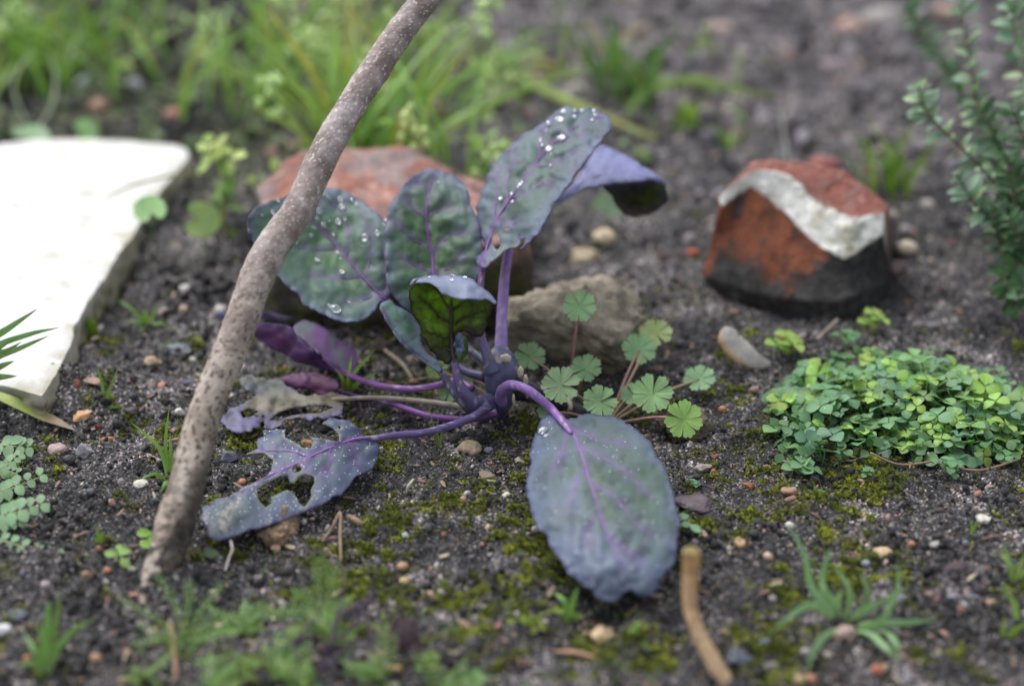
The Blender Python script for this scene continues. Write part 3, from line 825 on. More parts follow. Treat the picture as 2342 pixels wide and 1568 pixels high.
GREEN = srgb(84, 124, 80); GREY = srgb(112, 130, 128); BLOOM = srgb(118, 130, 146); VIOLET = srgb(112, 74, 138); DARKV = srgb(62, 34, 66); EDGE = srgb(110, 108, 150)
def leaf_blade(parent, outline, dep, midrib=None, laterals=(), holes=(), green=GREEN, bloom=BLOOM, bloomf=None, vein=VIOLET, edge=EDGE, mat=None,
               step=6.0, puck=.09, serr=3.0, seed=1, mott=.5, vw=5.0, thick=.03, bite=None, extra=None, rim=(.36, .42, .16), lift=.05, sharp=False, wav=1.0, name='leaf', edgew=14, label=None, dark=.35):
    ol = closed_smooth(outline, 5.0, sharp)
    ph = np.cumsum(np.linalg.norm(np.diff(ol, axis=0, append=ol[:1]), axis=1))
    nrm = np.roll(ol, -1, 0) - np.roll(ol, 1, 0); nrm = np.stack([nrm[:, 1], -nrm[:, 0]], -1); nrm /= np.linalg.norm(nrm, axis=1)[:, None] + 1e-9
    ol = ol + nrm * (serr * .85 * n2(ph, ph * 0, 1 / 13., 2, seed) + serr * n2(ph, ph * 0, 1 / 45., 2, seed + 3))[:, None]
    hl = [closed_smooth(h, 4.0, sharp) for h in holes]
    v, f = fill(ol, hl, step)
    t = dep(v)
    vd = np.full(len(v), 60.0); vmask = np.zeros(len(v))
    lines = []
    if midrib is not None: lines.append((smooth_path(midrib, 24), vw))
    for l in laterals: lines.append((smooth_path(l, 16), vw * .42))
    sub = []                                               # finer branch veins grown off the laterals
    r_ = np.random.default_rng(seed)
    for l, w in lines[1:]:
        for k in (5, 9, 12):
            p = l[k]; d = l[k + 1] - l[k - 1]; d /= np.linalg.norm(d) + 1e-9
            for sgn in (-1, 1):
                a = sgn * r_.uniform(.6, 1.0); e = np.array([d[0] * math.cos(a) - d[1] * math.sin(a), d[0] * math.sin(a) + d[1] * math.cos(a)])
                L_ = r_.uniform(22, 50); e2 = np.array([-e[1], e[0]]) * r_.uniform(-.25, .25)
                sub.append((np.array([p + e * L_ * q + e2 * L_ * q * q for q in np.linspace(0, 1, 5)]), vw * .3))
    for l, w in lines + sub:
        d, s = polyd(v, l)
        wt = w * (1 - .6 * s)
        vmask = np.maximum(vmask, np.exp(-(d / (wt * .75 + 1.2)) ** 2) * (1 if w > vw * .35 else .5) * (1 - .35 * s))
        if w > vw * .35: vd = np.minimum(vd, d)
    ed = np.full(len(v), 1e9)
    for loop in [ol] + hl:
        for i in range(len(loop)): ed = np.minimum(ed, pdist(v, loop[i], loop[(i + 1) % len(loop)])[0])
    hd = np.full(len(v), 1e9)
    for loop in hl:
        for i in range(len(loop)): hd = np.minimum(hd, pdist(v, loop[i], loop[(i + 1) % len(loop)])[0])
    nz1 = n2(v[:, 0], v[:, 1], 1 / 70., 3, seed); nz2 = n2(v[:, 0], v[:, 1], 1 / 18., 3, seed + 9)
    t = t - puck * (1 - np.exp(-(vd / 16) ** 2)) * sstep(0, 40, ed) - .10 * nz1 - .018 * nz2 * wav - .07 * wav * n2(v[:, 0], v[:, 1], 1 / 36., 2, seed + 15) - (.06 * n2(v[:, 0], v[:, 1], 1 / 30., 2, seed + 5) * np.exp(-ed / 18) * 2)
    bf = .35 + .35 * nz1 * 2 if bloomf is None else bloomf(v) + .35 * nz1
    c = mix(green, bloom, np.clip(bf + mott * .3 * nz2 + .35 * np.exp(-ed / 30), 0, 1))
    c = mix(c, np.array(c) * .33, dark * sstep(.20, .42, n2(v[:, 0], v[:, 1], 1 / 40., 4, seed + 12)))
    c = mix(c, vein, np.exp(-(vd / 9)) * .22)
    c = mix(c, edge, np.exp(-ed / edgew) * .55)
    c = mix(c, np.array(edge) * .55, np.exp(-(ed / 2.6) ** 2) * .6)
    c = mix(c, vein, np.clip(vmask, 0, 1) * .85)
    if hl: c = mix(c, rim, np.exp(-(hd / 2.6) ** 2) * .5)
    if bite is not None:
        bd = np.full(len(v), 1e9)
        for b in bite: bd = np.minimum(bd, polyd(v, b)[0])
        c = mix(c, [.40, .44, .24], np.exp(-(bd / 2.8) ** 2) * .5)
    if extra is not None: c = extra(v, c, nz1, nz2)
    V = Pt(v[:, 0], v[:, 1], t)
    o = obj(name, V, f.tolist(), mat or MAT['leaf'], parent, col=c, thick=thick, label=label)
    # raised veins: sub-parts of the leaf
    if midrib is not None:
        for k, (l, w) in enumerate(lines):
            tt = dep(l) - lift - .1 * n2(l[:, 0], l[:, 1], 1 / 70., 3, seed)
            P = Pt(l[:, 0], l[:, 1], tt)
            rr = np.array([w, w * .75, w * .5, w * .22]) * .55 / FPX * 50
            if k and len(laterals) == 0: continue
            Vt, Ft = tube(P, rr, 6, 24 if k == 0 else 14)
            obj('midrib' if k == 0 else 'side_vein', Vt, Ft, MAT['petiole'], o, col=np.tile(mix(vein, np.array(vein) * 1.2 if k == 0 else np.array(bloom), .5), (len(Vt), 1)))
    return o

stem_at = Pt(1150, 900, 50.6)
plant = thing('cabbage_seedling', on_ground(1160, 950), 'purple red cabbage seedling with grey-green leaves and violet stalks in the soil', 'plant')
BARK = srgb(74, 80, 110); LILAC = srgb(136, 96, 158)

def stalk(parent, pts, w, c0, c1=None, seg=10, name='leaf_stalk', flare=None):
    """pts: (u, v, depth); w: widths in photo pixels"""
    P = np.array([Pt(p[0], p[1], p[2]) for p in pts])
    r = np.array(w, float) / 2 / FPX * np.mean([p[2] for p in pts])
    V, F = tube(P, r, seg, max(14, 5 * len(pts)))
    s = np.repeat(np.linspace(0, 1, len(V) // seg), seg)
    c = mix(c0, c1 if c1 is not None else c0, s)
    c = mix(c, np.array(c) * .72, sstep(-.1, .5, fbm(V * 2.2, 3)) * .6)
    c = mix(c, [.45, .43, .48], sstep(.38, .55, fbm(V * 7, 2)) * .45); c = mix(c, [.10, .07, .07], sstep(.34, .5, fbm(V * 4.2 + 30, 3)) * .6)
    return obj(name, V, F, MAT['petiole'], parent, col=c)

# ---- stem (root end at the right, swollen crown)
P = [Pt(1352, 950, 50.9), Pt(1310, 934, 50.9), Pt(1265, 915, 50.8), Pt(1215, 895, 50.7), Pt(1172, 880, 50.6)]
V, F = tube(P, [.2, .22, .24, .34, .42], 16, 40)
V = V + .035 * fbm(V * 3.5, 3)[:, None] * np.array([1, 1, 1])
nn = fbm(V * 2.5, 3)
c = mix([.014, .013, .018], [.055, .05, .07], sstep(-.1, .5, nn)); c = mix(c, [.5, .42, .32], sstep(.42, .5, fbm(V * 2.1 + 4, 2)) * .9)
root = obj('stem', V, F, MAT['petiole'], plant, col=c)
P = [Pt(1135, 955, 50.8), Pt(1140, 925, 50.7), Pt(1150, 885, 50.6), Pt(1148, 845, 50.5), Pt(1146, 812, 50.6), Pt(1146, 796, 50.7)]
V, F = tube(P, [.22, .42, .56, .58, .44, .22], 24, 40, squash=.85)
V = V + .05 * fbm(V * 2.2 + 3, 3)[:, None]
nn = fbm(V * 2, 3)
c = mix(BARK, BARK * .5, sstep(-.1, .5, nn)); c = mix(c, VIOLET * .8, sstep(.1, .5, fbm(V * 1.5 + 9, 2)) * .12)
top_ = V[:, 2] > Pt(1146, 850, 50.5)[2]
c = mix(c, [.42, .36, .28], sstep(.38, .46, fbm(V * 2.7 + 14, 2)) * .55)
c = mix(c, [.02, .016, .02], sstep(930, 960, 784 - (V[:, 2] - 26 + V[:, 1] * 0) * 0 + 0 * nn) * 0)
crown = obj('crown', V, F, MAT['petiole'], plant, col=c)
for (u, v_, t, w, h) in ((K7[0] + 735 * K7[2], K7[1] + 858 * K7[2], 49.85, .17, .13), (K7[0] + 850 * K7[2], K7[1] + 965 * K7[2], 50.2, .09, .2), (K7[0] + 888 * K7[2], K7[1] + 1025 * K7[2], 50.2, .07, .19), (K7[0] + 795 * K7[2], K7[1] + 1170 * K7[2], 50.1, .05, .17)):
    V, F = rock((w, .06, h), int(w * 1000), 2, .3, 0, .2)
    obj('leaf_scar', V + Pt(u, v_, t), F, MAT['twig'], plant, col=np.tile([.50, .43, .34], (len(V), 1)))

def K(pts, c=K7): return cr(c, pts)
# ---- leaf A: broad round leaf behind the stake, wet
oA = K([(1168, 1398), (1120, 1412), (1100, 1440), (1060, 1490), (990, 1528), (900, 1535), (820, 1520), (740, 1480), (640, 1430), (590, 1360), (530, 1310), (470, 1250), (400, 1190), (340, 1110), (300, 1010), (272, 940), (280, 870), (320, 810), (400, 770), (470, 745), (560, 712), (700, 690), (800, 682), (880, 700), (960, 740), (1040, 790), (1100, 840), (1150, 890), (1185, 970), (1200, 1100), (1190, 1260)], C1)
dA = Depth([(886, 688, 51.4), (720, 560, 52.3), (640, 500, 51.7), (570, 500, 50.8), (590, 560, 50.9), (760, 435, 53.3), (880, 520, 52.3), (780, 735, 50.6), (660, 640, 50.9), (770, 600, 52.0)])
A = leaf_blade(plant, oA, dA, K([(1165, 1398), (1060, 1300), (960, 1190), (880, 1090), (780, 980), (700, 900), (640, 850), (560, 800)], C1),
    [K(l, C1) for l in ([(985, 1245), (870, 1248), (750, 1240), (650, 1228)], [(835, 1062), (700, 1072), (600, 1052)], [(908, 1108), (922, 1000), (890, 880), (850, 800), (800, 770)], [(1030, 1248), (1055, 1120), (1062, 1000), (1020, 850)], [(1090, 1362), (980, 1398), (880, 1412)], [(1158, 1370), (1165, 1200), (1160, 1080)], [(700, 905), (690, 830), (740, 760)])],
    green=srgb(78, 112, 78), bloom=srgb(112, 132, 136), seed=3, bloomf=lambda v: .22 + .5 * sstep(650, 740, v[:, 1]) * sstep(900, 600, v[:, 0]) + .2 * sstep(520, 430, v[:, 1]), dark=.3)
stalk(A, [(886, 686, 51.4), (930, 730, 51.6), (1000, 800, 51.5), (1060, 846, 51.1), (1110, 862, 50.8)], [10, 13, 15, 18, 26], VIOLET * .8, BARK * .8)
# ---- leaf B: upright oval leaf in the middle
oB = K([(440, 1450), (330, 1490), (240, 1450), (170, 1390), (125, 1300), (105, 1180), (100, 1010), (110, 900), (130, 810), (180, 720), (240, 640), (300, 590), (370, 552), (420, 555), (470, 575), (540, 600), (590, 640), (630, 690), (650, 760), (680, 850), (700, 900), (720, 980), (728, 1080), (720, 1200), (690, 1270), (600, 1360), (520, 1420)], C2)
dB = Depth([(1000, 705, 51.2), (985, 560, 52.0), (980, 395, 53.2), (882, 560, 51.4), (1095, 560, 51.5), (930, 640, 51.2), (1070, 640, 51.3), (900, 470, 52.2), (1080, 460, 52.2)])
B = leaf_blade(plant, oB, dB, K([(440, 1440), (415, 1230), (405, 1100), (380, 980), (368, 850), (385, 720), (403, 640), (400, 600)], C2),
    [K(l, C2) for l in ([(412, 1110), (460, 1035), (540, 970), (640, 960)], [(385, 1055), (300, 1010), (200, 930), (150, 870)], [(368, 862), (300, 820), (240, 740)], [(385, 850), (450, 820), (530, 790)], [(420, 1235), (520, 1180), (610, 1100)], [(402, 1220), (300, 1170), (180, 1105)], [(395, 690), (340, 650), (300, 640)])],
    green=srgb(68, 102, 60), bloom=srgb(98, 114, 124), seed=11, bloomf=lambda v: .02 + .35 * sstep(480, 400, v[:, 1]) + .25 * sstep(1000, 1090, v[:, 0]), vein=srgb(116, 74, 138), dark=.6, puck=.12, wav=1.3)
stalk(B, [(1000, 700, 51.3), (1035, 745, 51.4), (1066, 790, 51.2), (1100, 818, 50.9), (1125, 835, 50.7)], [12, 13, 15, 19, 28], BARK, BARK * .8)
# ---- leaf C: tall leaf leaning right with water beads and a slot eaten out
oC = K([(745, 1195), (700, 1172), (690, 1125), (735, 1095), (755, 1060), (740, 1005), (700, 970), (690, 890), (700, 790), (720, 700), (750, 640), (795, 550), (830, 490), (880, 430), (950, 360), (1060, 290), (1150, 225), (1210, 185), (1280, 165), (1350, 172), (1420, 170), (1480, 195), (1530, 225), (1548, 270), (1540, 320), (1500, 370), (1450, 430), (1400, 490), (1340, 570), (1300, 640), (1240, 710), (1190, 790), (1150, 850), (1110, 920), (1060, 990), (1010, 1040), (980, 1073), (962, 1062), (1000, 1012), (982, 1020), (955, 1050), (900, 1060), (850, 1090), (800, 1130), (765, 1165)], C2)
dC = Depth([(1104, 600, 50.8), (1150, 500, 51.5), (1250, 360, 52.5), (1385, 272, 53.3), (1095, 520, 52.1), (1140, 370, 53.3), (1290, 250, 53.8), (1230, 520, 50.2), (1330, 400, 51.3), (1397, 300, 52.6), (1180, 590, 50.1)])
C = leaf_blade(plant, oC, dC, K([(722, 1200), (755, 1050), (800, 930), (840, 840), (900, 750), (950, 680), (1010, 600), (1080, 500), (1150, 420), (1230, 350), (1320, 290), (1420, 245), (1510, 225)], C2),
    [K(l, C2) for l in ([(890, 762), (885, 650), (920, 520), (950, 440)], [(895, 755), (1000, 710), (1100, 655), (1200, 630)], [(1050, 545), (1150, 530), (1250, 490), (1350, 430)], [(815, 900), (900, 912), (990, 885)], [(1090, 490), (1100, 400), (1130, 300), (1190, 240)], [(805, 920), (808, 800), (835, 640), (860, 540)], [(1190, 385), (1290, 370), (1400, 330)])],
    holes=[K([(805, 968), (822, 958), (840, 1010), (842, 1058), (818, 1074), (797, 1040), (790, 1000)], C2), K([(872, 932), (892, 930), (896, 944), (878, 950)], C2)],
    bite=[K([(985, 1018), (955, 1050), (900, 1060), (850, 1090), (800, 1130), (765, 1165)], C2)],
    green=srgb(76, 106, 84), bloom=srgb(100, 118, 134), seed=23, bloomf=lambda v: .26 + .25 * sstep(0, 60, v[:, 0] - 1150 - (560 - v[:, 1]) * .6), dark=.75, serr=5, puck=.14, wav=1.6)
stalk(C, [(1104, 600, 50.8), (1099, 660, 50.5), (1098, 720, 50.3), (1102, 775, 50.1), (1116, 818, 50.0), (1126, 850, 50.1)], [15, 18, 19, 21, 26, 40], srgb(96, 52, 110), BARK)
V, F = tube([Pt(1098, 545, 51.2), Pt(1099, 575, 51.1), Pt(1096, 600, 51.0)], [.06, .11, .04], 8, 8)
# ---- leaf D: blue leaf arching over behind, its drooping tip showing the dark underside
oD = K([(1180, 800), (1200, 745), (1260, 690), (1330, 610), (1400, 510), (1440, 440), (1480, 405), (1560, 430), (1640, 470), (1740, 530), (1830, 590), (1880, 640), (1893, 668), (1830, 632), (1760, 630), (1700, 640), (1600, 648), (1510, 662), (1400, 685), (1300, 725), (1230, 770)], C2)
dD = Depth([(1270, 460, 53.6), (1380, 330, 55.6), (1330, 420, 54.2), (1400, 418, 53.9), (1500, 412, 54.4), (1440, 365, 55.2), (1525, 425, 55.0)])
D_ = leaf_blade(plant, oD, dD, K([(1230, 755), (1340, 660), (1500, 590), (1700, 590), (1860, 640)], C2), [K([(1400, 625), (1440, 540), (1490, 470)], C2), K([(1560, 590), (1640, 540), (1700, 530)], C2)], wav=1.6,
    green=srgb(104, 114, 152), bloom=srgb(132, 138, 180), vein=srgb(124, 120, 172), seed=31, bloomf=lambda v: .6 + 0 * v[:, 0], dark=.2, vw=3.5, puck=.13)
oD2 = K([(1500, 664), (1600, 648), (1700, 640), (1760, 630), (1830, 632), (1893, 668), (1907, 720), (1897, 762), (1830, 820), (1760, 847), (1690, 860), (1640, 852), (1600, 812), (1570, 770), (1540, 712)], C2)
dD2 = Depth([(1385, 425, 54.0), (1450, 416, 54.3), (1520, 425, 55.0), (1400, 450, 55.0), (1440, 490, 55.9), (1500, 480, 55.8), (1525, 450, 55.3)])
leaf_blade(D_, oD2, dD2, None, [], green=srgb(74, 82, 24), bloom=srgb(62, 52, 60), vein=srgb(40, 26, 40), seed=33, bloomf=lambda v: .25 + .8 * sstep(450, 490, v[:, 1]) + 0 * v[:, 0], mat=MAT['under'], name='drooping_tip', dark=.6)
stalk(D_, [(1270, 455, 53.5), (1200, 500, 52.9), (1168, 560, 52.3), (1156, 620, 51.8), (1149, 700, 51.3), (1147, 760, 51.0), (1146, 806, 50.8)], [12, 18, 22, 24, 26, 28, 34], LILAC, srgb(130, 110, 165))
# ---- leaf E: young leaf seen from below, lip curled over the top
oE = K([(5, 310), (0, 400), (15, 500), (60, 590), (90, 660), (118, 730), (160, 800), (210, 862), (250, 892), (300, 905), (332, 870), (340, 760), (348, 682), (420, 652), (480, 682), (540, 688), (582, 650), (602, 600), (622, 520), (650, 470), (657, 430), (640, 400), (560, 330), (480, 272), (400, 240), (300, 232), (200, 236), (100, 248), (40, 275)])
dE = Depth([(1033, 830, 49.6), (1035, 740, 49.9), (1033, 640, 49.6), (940, 660, 49.2), (960, 780, 49.3), (1128, 690, 49.2), (1090, 765, 49.4), (1000, 640, 49.7)])
E = leaf_blade(plant, oE, dE, K([(345, 920), (326, 800), (318, 680), (318, 560), (322, 460), (326, 380)]),
    [K(l) for l in ([(300, 582), (230, 540), (150, 460), (60, 385)], [(305, 475), (260, 420), (215, 345), (150, 310)], [(345, 602), (400, 560), (480, 525), (570, 500)], [(345, 482), (400, 440), (460, 412)], [(300, 722), (200, 682), (95, 650)], [(340, 675), (420, 625), (500, 635), (570, 600)], [(318, 800), (240, 770), (180, 760)])],
    holes=[K([(205, 535), (240, 540), (238, 556), (212, 552)])],
    green=srgb(138, 166, 52), bloom=srgb(68, 70, 54), vein=srgb(46, 26, 42), edge=srgb(60, 50, 60), seed=41, mat=MAT['under'], vw=7, dark=.2, serr=5, edgew=4, lift=.12, puck=.03,
    bloomf=lambda v: .05 + .75 * sstep(1095, 1125, v[:, 0]) + .55 * sstep(760, 820, v[:, 1]) + .5 * sstep(0, 40, v[:, 1] - 730) * sstep(1060, 1080, v[:, 0]))
oL = K([(3, 308), (36, 262), (100, 240), (200, 229), (310, 222), (400, 232), (480, 262), (540, 305), (590, 345), (632, 392), (660, 440), (650, 446), (590, 416), (540, 424), (500, 412), (440, 406), (400, 410), (360, 400), (310, 388), (250, 368), (212, 335), (165, 302), (110, 286), (50, 285)])
dL = Depth([(940, 652, 49.15), (1000, 632, 49.6), (1060, 634, 49.5), (1125, 685, 49.1), (1000, 655, 48.9), (1040, 680, 48.6), (1090, 680, 48.7), (1070, 650, 49.1)])
leaf_blade(E, oL, dL, None, [], green=srgb(126, 142, 156), bloom=srgb(152, 160, 188), seed=43, name='curled_lip', dark=.15, puck=0, step=5)
stalk(E, [(1040, 830, 49.5), (1048, 870, 49.4), (1066, 902, 49.4), (1092, 924, 49.7), (1118, 925, 50.2)], [17, 20, 26, 40, 56], srgb(86, 62, 110), BARK * .9)
# ---- small tight bud beside the young leaf
for k, (u, v_, a, b, t) in enumerate(((368, 700, 30, 40, 49.9), (385, 735, 26, 34, 50.0), (375, 800, 34, 22, 49.8), (352, 760, 20, 40, 50.1), (400, 790, 20, 26, 50.1))):
    V, F = rock((a * K7[2] / FPX * 50, .1, b * K7[2] / FPX * 50), 900 + k, 3, .25, 0, .1)
    obj('bud', V + Pt(K7[0] + u * K7[2], K7[1] + v_ * K7[2], t), F, MAT['leaf'], plant, col=np.tile(srgb(112, 128, 158) * (1 if k else .9), (len(V), 1)))
V, F = tube([Pt(1062, 770, 50.2), Pt(1066, 800, 50.2), Pt(1052, 822, 50.1), Pt(1040, 830, 50.0)], [.08, .11, .09, .04], 8, 10, squash=.4)
obj('bud_leaf', V, F, MAT['under'], plant, col=np.tile(srgb(90, 116, 60), (len(V), 1)))
# ---- leaf F: small folded leaf on the left of the young leaf
oF = K([(1150, 115), (1185, 88), (1222, 84), (1242, 108), (1290, 130), (1340, 180), (1388, 250), (1402, 330), (1432, 390), (1480, 430), (1515, 475), (1500, 505), (1440, 470), (1370, 412), (1290, 352), (1240, 292), (1200, 232), (1170, 172)], C3)
dF = Depth([(872, 696, 50.4), (930, 720, 50.6), (1005, 840, 50.0), (960, 820, 49.8), (900, 760, 49.9), (965, 780, 50.5)])
Fl = leaf_blade(plant, oF, dF, K([(1165, 130), (1215, 235), (1290, 325), (1380, 400), (1480, 465)], C3), [K([(1215, 240), (1260, 220), (1300, 170)], C3), K([(1300, 330), (1350, 300), (1370, 240)], C3)],
    green=srgb(80, 138, 84), bloom=srgb(96, 124, 122), seed=51, vw=4, dark=.5, vein=srgb(70, 64, 90), bloomf=lambda v: .15 + .7 * sstep(12, 0, (v[:, 1] - 690) - (v[:, 0] - 870) * 1.0 + 10) * 0 + .5 * sstep(-14, 6, (v[:, 1] - 700) - (v[:, 0] - 872) * 1.03))
stalk(Fl, [(1003, 842, 50.0), (1022, 870, 49.9), (1050, 905, 49.8), (1085, 935, 50.0), (1112, 944, 50.3)], [14, 20, 28, 40, 50], srgb(62, 58, 84), BARK * .75)
# ---- leaf G: big blue leaf drooping towards the viewer
oG = K([(672, 596), (642, 612), (620, 660), (600, 720), (580, 800), (565, 900), (565, 1000), (585, 1090), (620, 1160), (662, 1190), (685, 1250), (700, 1290), (740, 1330), (780, 1390), (830, 1430), (880, 1460), (910, 1490), (960, 1505), (1000, 1495), (1030, 1460), (1060, 1450), (1100, 1480), (1150, 1475), (1180, 1450), (1200, 1400), (1240, 1350), (1270, 1290), (1285, 1220), (1285, 1130), (1275, 1040), (1255, 960), (1230, 880), (1180, 800), (1130, 720), (1080, 680), (1030, 640), (960, 618), (880, 612), (800, 625), (755, 642), (735, 620), (705, 596)], C4)
dG = Depth([(1256, 945, 'z', 1.35), (1330, 1060, 'z', 1.75), (1380, 1200, 'z', 1.7), (1420, 1300, 'z', 1.35), (1395, 1370, 'z', .85), (1215, 1100, 'z', 1.15), (1260, 1240, 'z', 1.25), (1440, 990, 'z', 1.3), (1520, 1100, 'z', 1.35), (1545, 1200, 'z', 1.3), (1480, 1360, 'z', .95), (1235, 990, 'z', 1.15), (1350, 950, 'z', 1.1)])
G_ = leaf_blade(plant, oG, dG, K([(670, 575), (720, 620), (780, 700), (820, 790), (850, 890), (885, 990), (910, 1080), (945, 1180), (985, 1270), (1025, 1345)], C4),
    [K(l, C4) for l in ([(780, 682), (900, 730), (1050, 765)], [(820, 772), (950, 830), (1050, 905), (1150, 1010)], [(880, 945), (990, 1020), (1080, 1130), (1160, 1200)], [(832, 880), (790, 960), (765, 1060)], [(752, 700), (722, 820), (682, 900)], [(900, 1092), (860, 1160), (845, 1240)], [(945, 1185), (1030, 1260), (1110, 1320)])],
    green=srgb(80, 102, 84), bloom=srgb(104, 116, 138), edge=srgb(78, 80, 120), vein=srgb(124, 96, 150), seed=63, vw=6, serr=5, mat=MAT['beaded'], dark=.42, mott=.8,
    bloomf=lambda v: .22 + .55 * sstep(1180, 1330, v[:, 1]) + .4 * sstep(1340, 1230, v[:, 0] - (v[:, 1] - 950) * .2), label='big blue-grey leaf drooping towards the viewer')
stalk(G_, K([(700, 1200, 50.0), (702, 1120, 49.6), (755, 1068, 49.2), (835, 1072, 48.8), (920, 1112, 48.6), (1010, 1182, 48.6), (1100, 1262, 48.6), (1180, 1360, 48.05), (1240, 1440, 47.6)]), [30, 26, 24, 22, 22, 21, 20, 16, 10], srgb(120, 96, 156), srgb(140, 100, 166))
# ---- leaf H: ragged eaten leaf lying on the soil
oH = K([(1140, 895), (1155, 960), (1140, 1020), (1110, 1070), (1060, 1100), (1010, 1120), (970, 1170), (940, 1210), (920, 1235), (880, 1235), (840, 1270), (770, 1300), (700, 1330), (650, 1350), (560, 1385), (480, 1410), (380, 1440), (280, 1480), (200, 1502), (150, 1480), (130, 1420), (95, 1370), (110, 1300), (160, 1290), (190, 1250), (260, 1240), (330, 1200), (360, 1180), (420, 1160), (490, 1115), (515, 1080), (520, 1020), (490, 990), (440, 980), (365, 995), (375, 982), (430, 950), (425, 900), (470, 880), (465, 850), (540, 838), (597, 840), (590, 890), (640, 910), (690, 945), (740, 945), (762, 912), (735, 880), (800, 892), (870, 906), (915, 902), (900, 860), (870, 835), (815, 808), (860, 770), (900, 780), (980, 790), (1020, 820), (1045, 860), (1060, 884)], C3)
dH = Depth([K([(1140, 890)], C3)[0] + ('z', 1.0), K([(1130, 1010)], C3)[0] + ('z', .55), K([(900, 1230)], C3)[0] + ('z', .55), K([(740, 1000)], C3)[0] + ('z', .9), K([(420, 1150)], C3)[0] + ('z', .65), K([(200, 1290)], C3)[0] + ('z', .5), K([(200, 1500)], C3)[0] + ('z', .35), K([(560, 1380)], C3)[0] + ('z', .45), K([(470, 860)], C3)[0] + ('z', 1.0), K([(860, 775)], C3)[0] + ('z', 1.35), K([(1020, 820)], C3)[0] + ('z', 1.2), K([(100, 1370)], C3)[0] + ('z', .35)])
def mud(v, c, a, b):
    q = C3; d = polyd(v, K([(300, 1260), (250, 1310), (240, 1380), (215, 1420)], C3))[0]
    d2 = polyd(v, K([(130, 1350), (125, 1440)], C3))[0]
    c = mix(c, [.42, .38, .34], np.exp(-(d / 15) ** 2) * sstep(-.25, .15, b) * .9)
    return mix(c, [.36, .34, .3], np.exp(-(d2 / 9) ** 2) * sstep(-.2, .2, b) * .8)
H = leaf_blade(plant, oH, dH, K([(1140, 888), (1050, 887), (950, 910), (850, 950), (740, 1000), (640, 1050), (520, 1100), (420, 1150), (330, 1205)], C3),
    [K(l, C3) for l in ([(730, 1002), (640, 970), (530, 962), (430, 970)], [(860, 950), (855, 1030), (830, 1110)], [(740, 1005), (715, 1060), (705, 1090)], [(960, 905), (1000, 980), (1010, 1050)], [(620, 1060), (600, 1085)])],
    holes=[K([(430, 1190), (500, 1150), (560, 1118), (612, 1112), (622, 1150), (650, 1162), (670, 1122), (710, 1105), (765, 1120), (765, 1160), (745, 1200), (750, 1240), (712, 1300), (680, 1280), (660, 1240), (630, 1208), (600, 1200), (560, 1220), (512, 1240), (512, 1280), (480, 1302), (442, 1266), (428, 1230)], C3), K([(635, 1072), (668, 1050), (693, 1068), (682, 1094), (645, 1096)], C3), K([(905, 822), (920, 822), (922, 838), (908, 838)], C3), K([(486, 1380), (497, 1383), (492, 1394)], C3)],
    bite=[K([(515, 1080), (520, 1020), (490, 990), (440, 980), (365, 995)], C3), K([(597, 840), (590, 890), (640, 910), (690, 945), (740, 945), (762, 912), (735, 880), (915, 902), (900, 860), (870, 835), (815, 808)], C3), K([(330, 1200), (490, 1115)], C3)],
    green=srgb(82, 102, 94), bloom=srgb(90, 104, 122), vein=srgb(134, 98, 162), edge=srgb(92, 88, 132), seed=77, vw=6, dark=.3, mat=MAT['gritty'], extra=mud,
    bloomf=lambda v: .75 - .5 * sstep(620, 500, v[:, 0]) + 0 * v[:, 0], label='ragged insect-eaten leaf lying on the soil', serr=3, sharp=True)
def zt_(p, z): return (p[0], p[1], float(tz(p[0], p[1], z)))
stalk(H, [zt_(p, z) for p, z in zip(K([(1060, 888), (1140, 888), (1250, 872), (1400, 860), (1550, 822), (1680, 775), (1760, 725), (1795, 690)], C3), [1.0, 1.05, 1.0, .9, .85, .9, 1.1, 1.3])], [9, 14, 16, 17, 18, 20, 22, 22], srgb(104, 84, 140), srgb(72, 62, 104))
# ---- leaf I: folded maroon leaf at the back left
oI = K([(410, 255), (440, 215), (520, 213), (600, 225), (650, 262), (690, 312), (750, 362), (820, 422), (880, 472), (950, 510), (1010, 530), (1000, 552), (930, 522), (860, 492), (780, 470), (680, 440), (590, 400), (500, 350), (430, 302)], C3)
dI = Depth([zt_(K([(410, 260)], C3)[0], 1.5), zt_(K([(600, 230)], C3)[0], 1.9), zt_(K([(600, 400)], C3)[0], 1.0), zt_(K([(850, 460)], C3)[0], .9), zt_(K([(1000, 540)], C3)[0], .9), zt_(K([(750, 365)], C3)[0], 1.5)])
I_ = leaf_blade(plant, oI, dI, None, [], green=srgb(84, 34, 74), bloom=srgb(92, 62, 108), vein=srgb(96, 50, 110), edge=srgb(92, 70, 120), seed=81, dark=.7, bloomf=lambda v: .3 + .5 * sstep(760, 745, v[:, 1]), label='folded maroon leaf low at the back')
oI2 = K([(640, 262), (690, 205), (760, 215), (830, 250), (890, 300), (950, 340), (1010, 395), (1028, 470), (1010, 528), (950, 508), (880, 468), (820, 418), (750, 358)], C3)
dI2 = Depth([zt_(K([(700, 250)], C3)[0], 1.5), zt_(K([(850, 270)], C3)[0], 1.2), zt_(K([(1020, 430)], C3)[0], .7), zt_(K([(1000, 525)], C3)[0], .9), zt_(K([(820, 415)], C3)[0], 1.4)])
leaf_blade(I_, oI2, dI2, None, [], green=srgb(104, 122, 116), bloom=srgb(116, 84, 130), edge=srgb(112, 84, 134), seed=83, dark=.5, name='upturned_half', bloomf=lambda v: .45 + 1.6 * n2(v[:, 0], v[:, 1], 1 / 30., 2, 5))
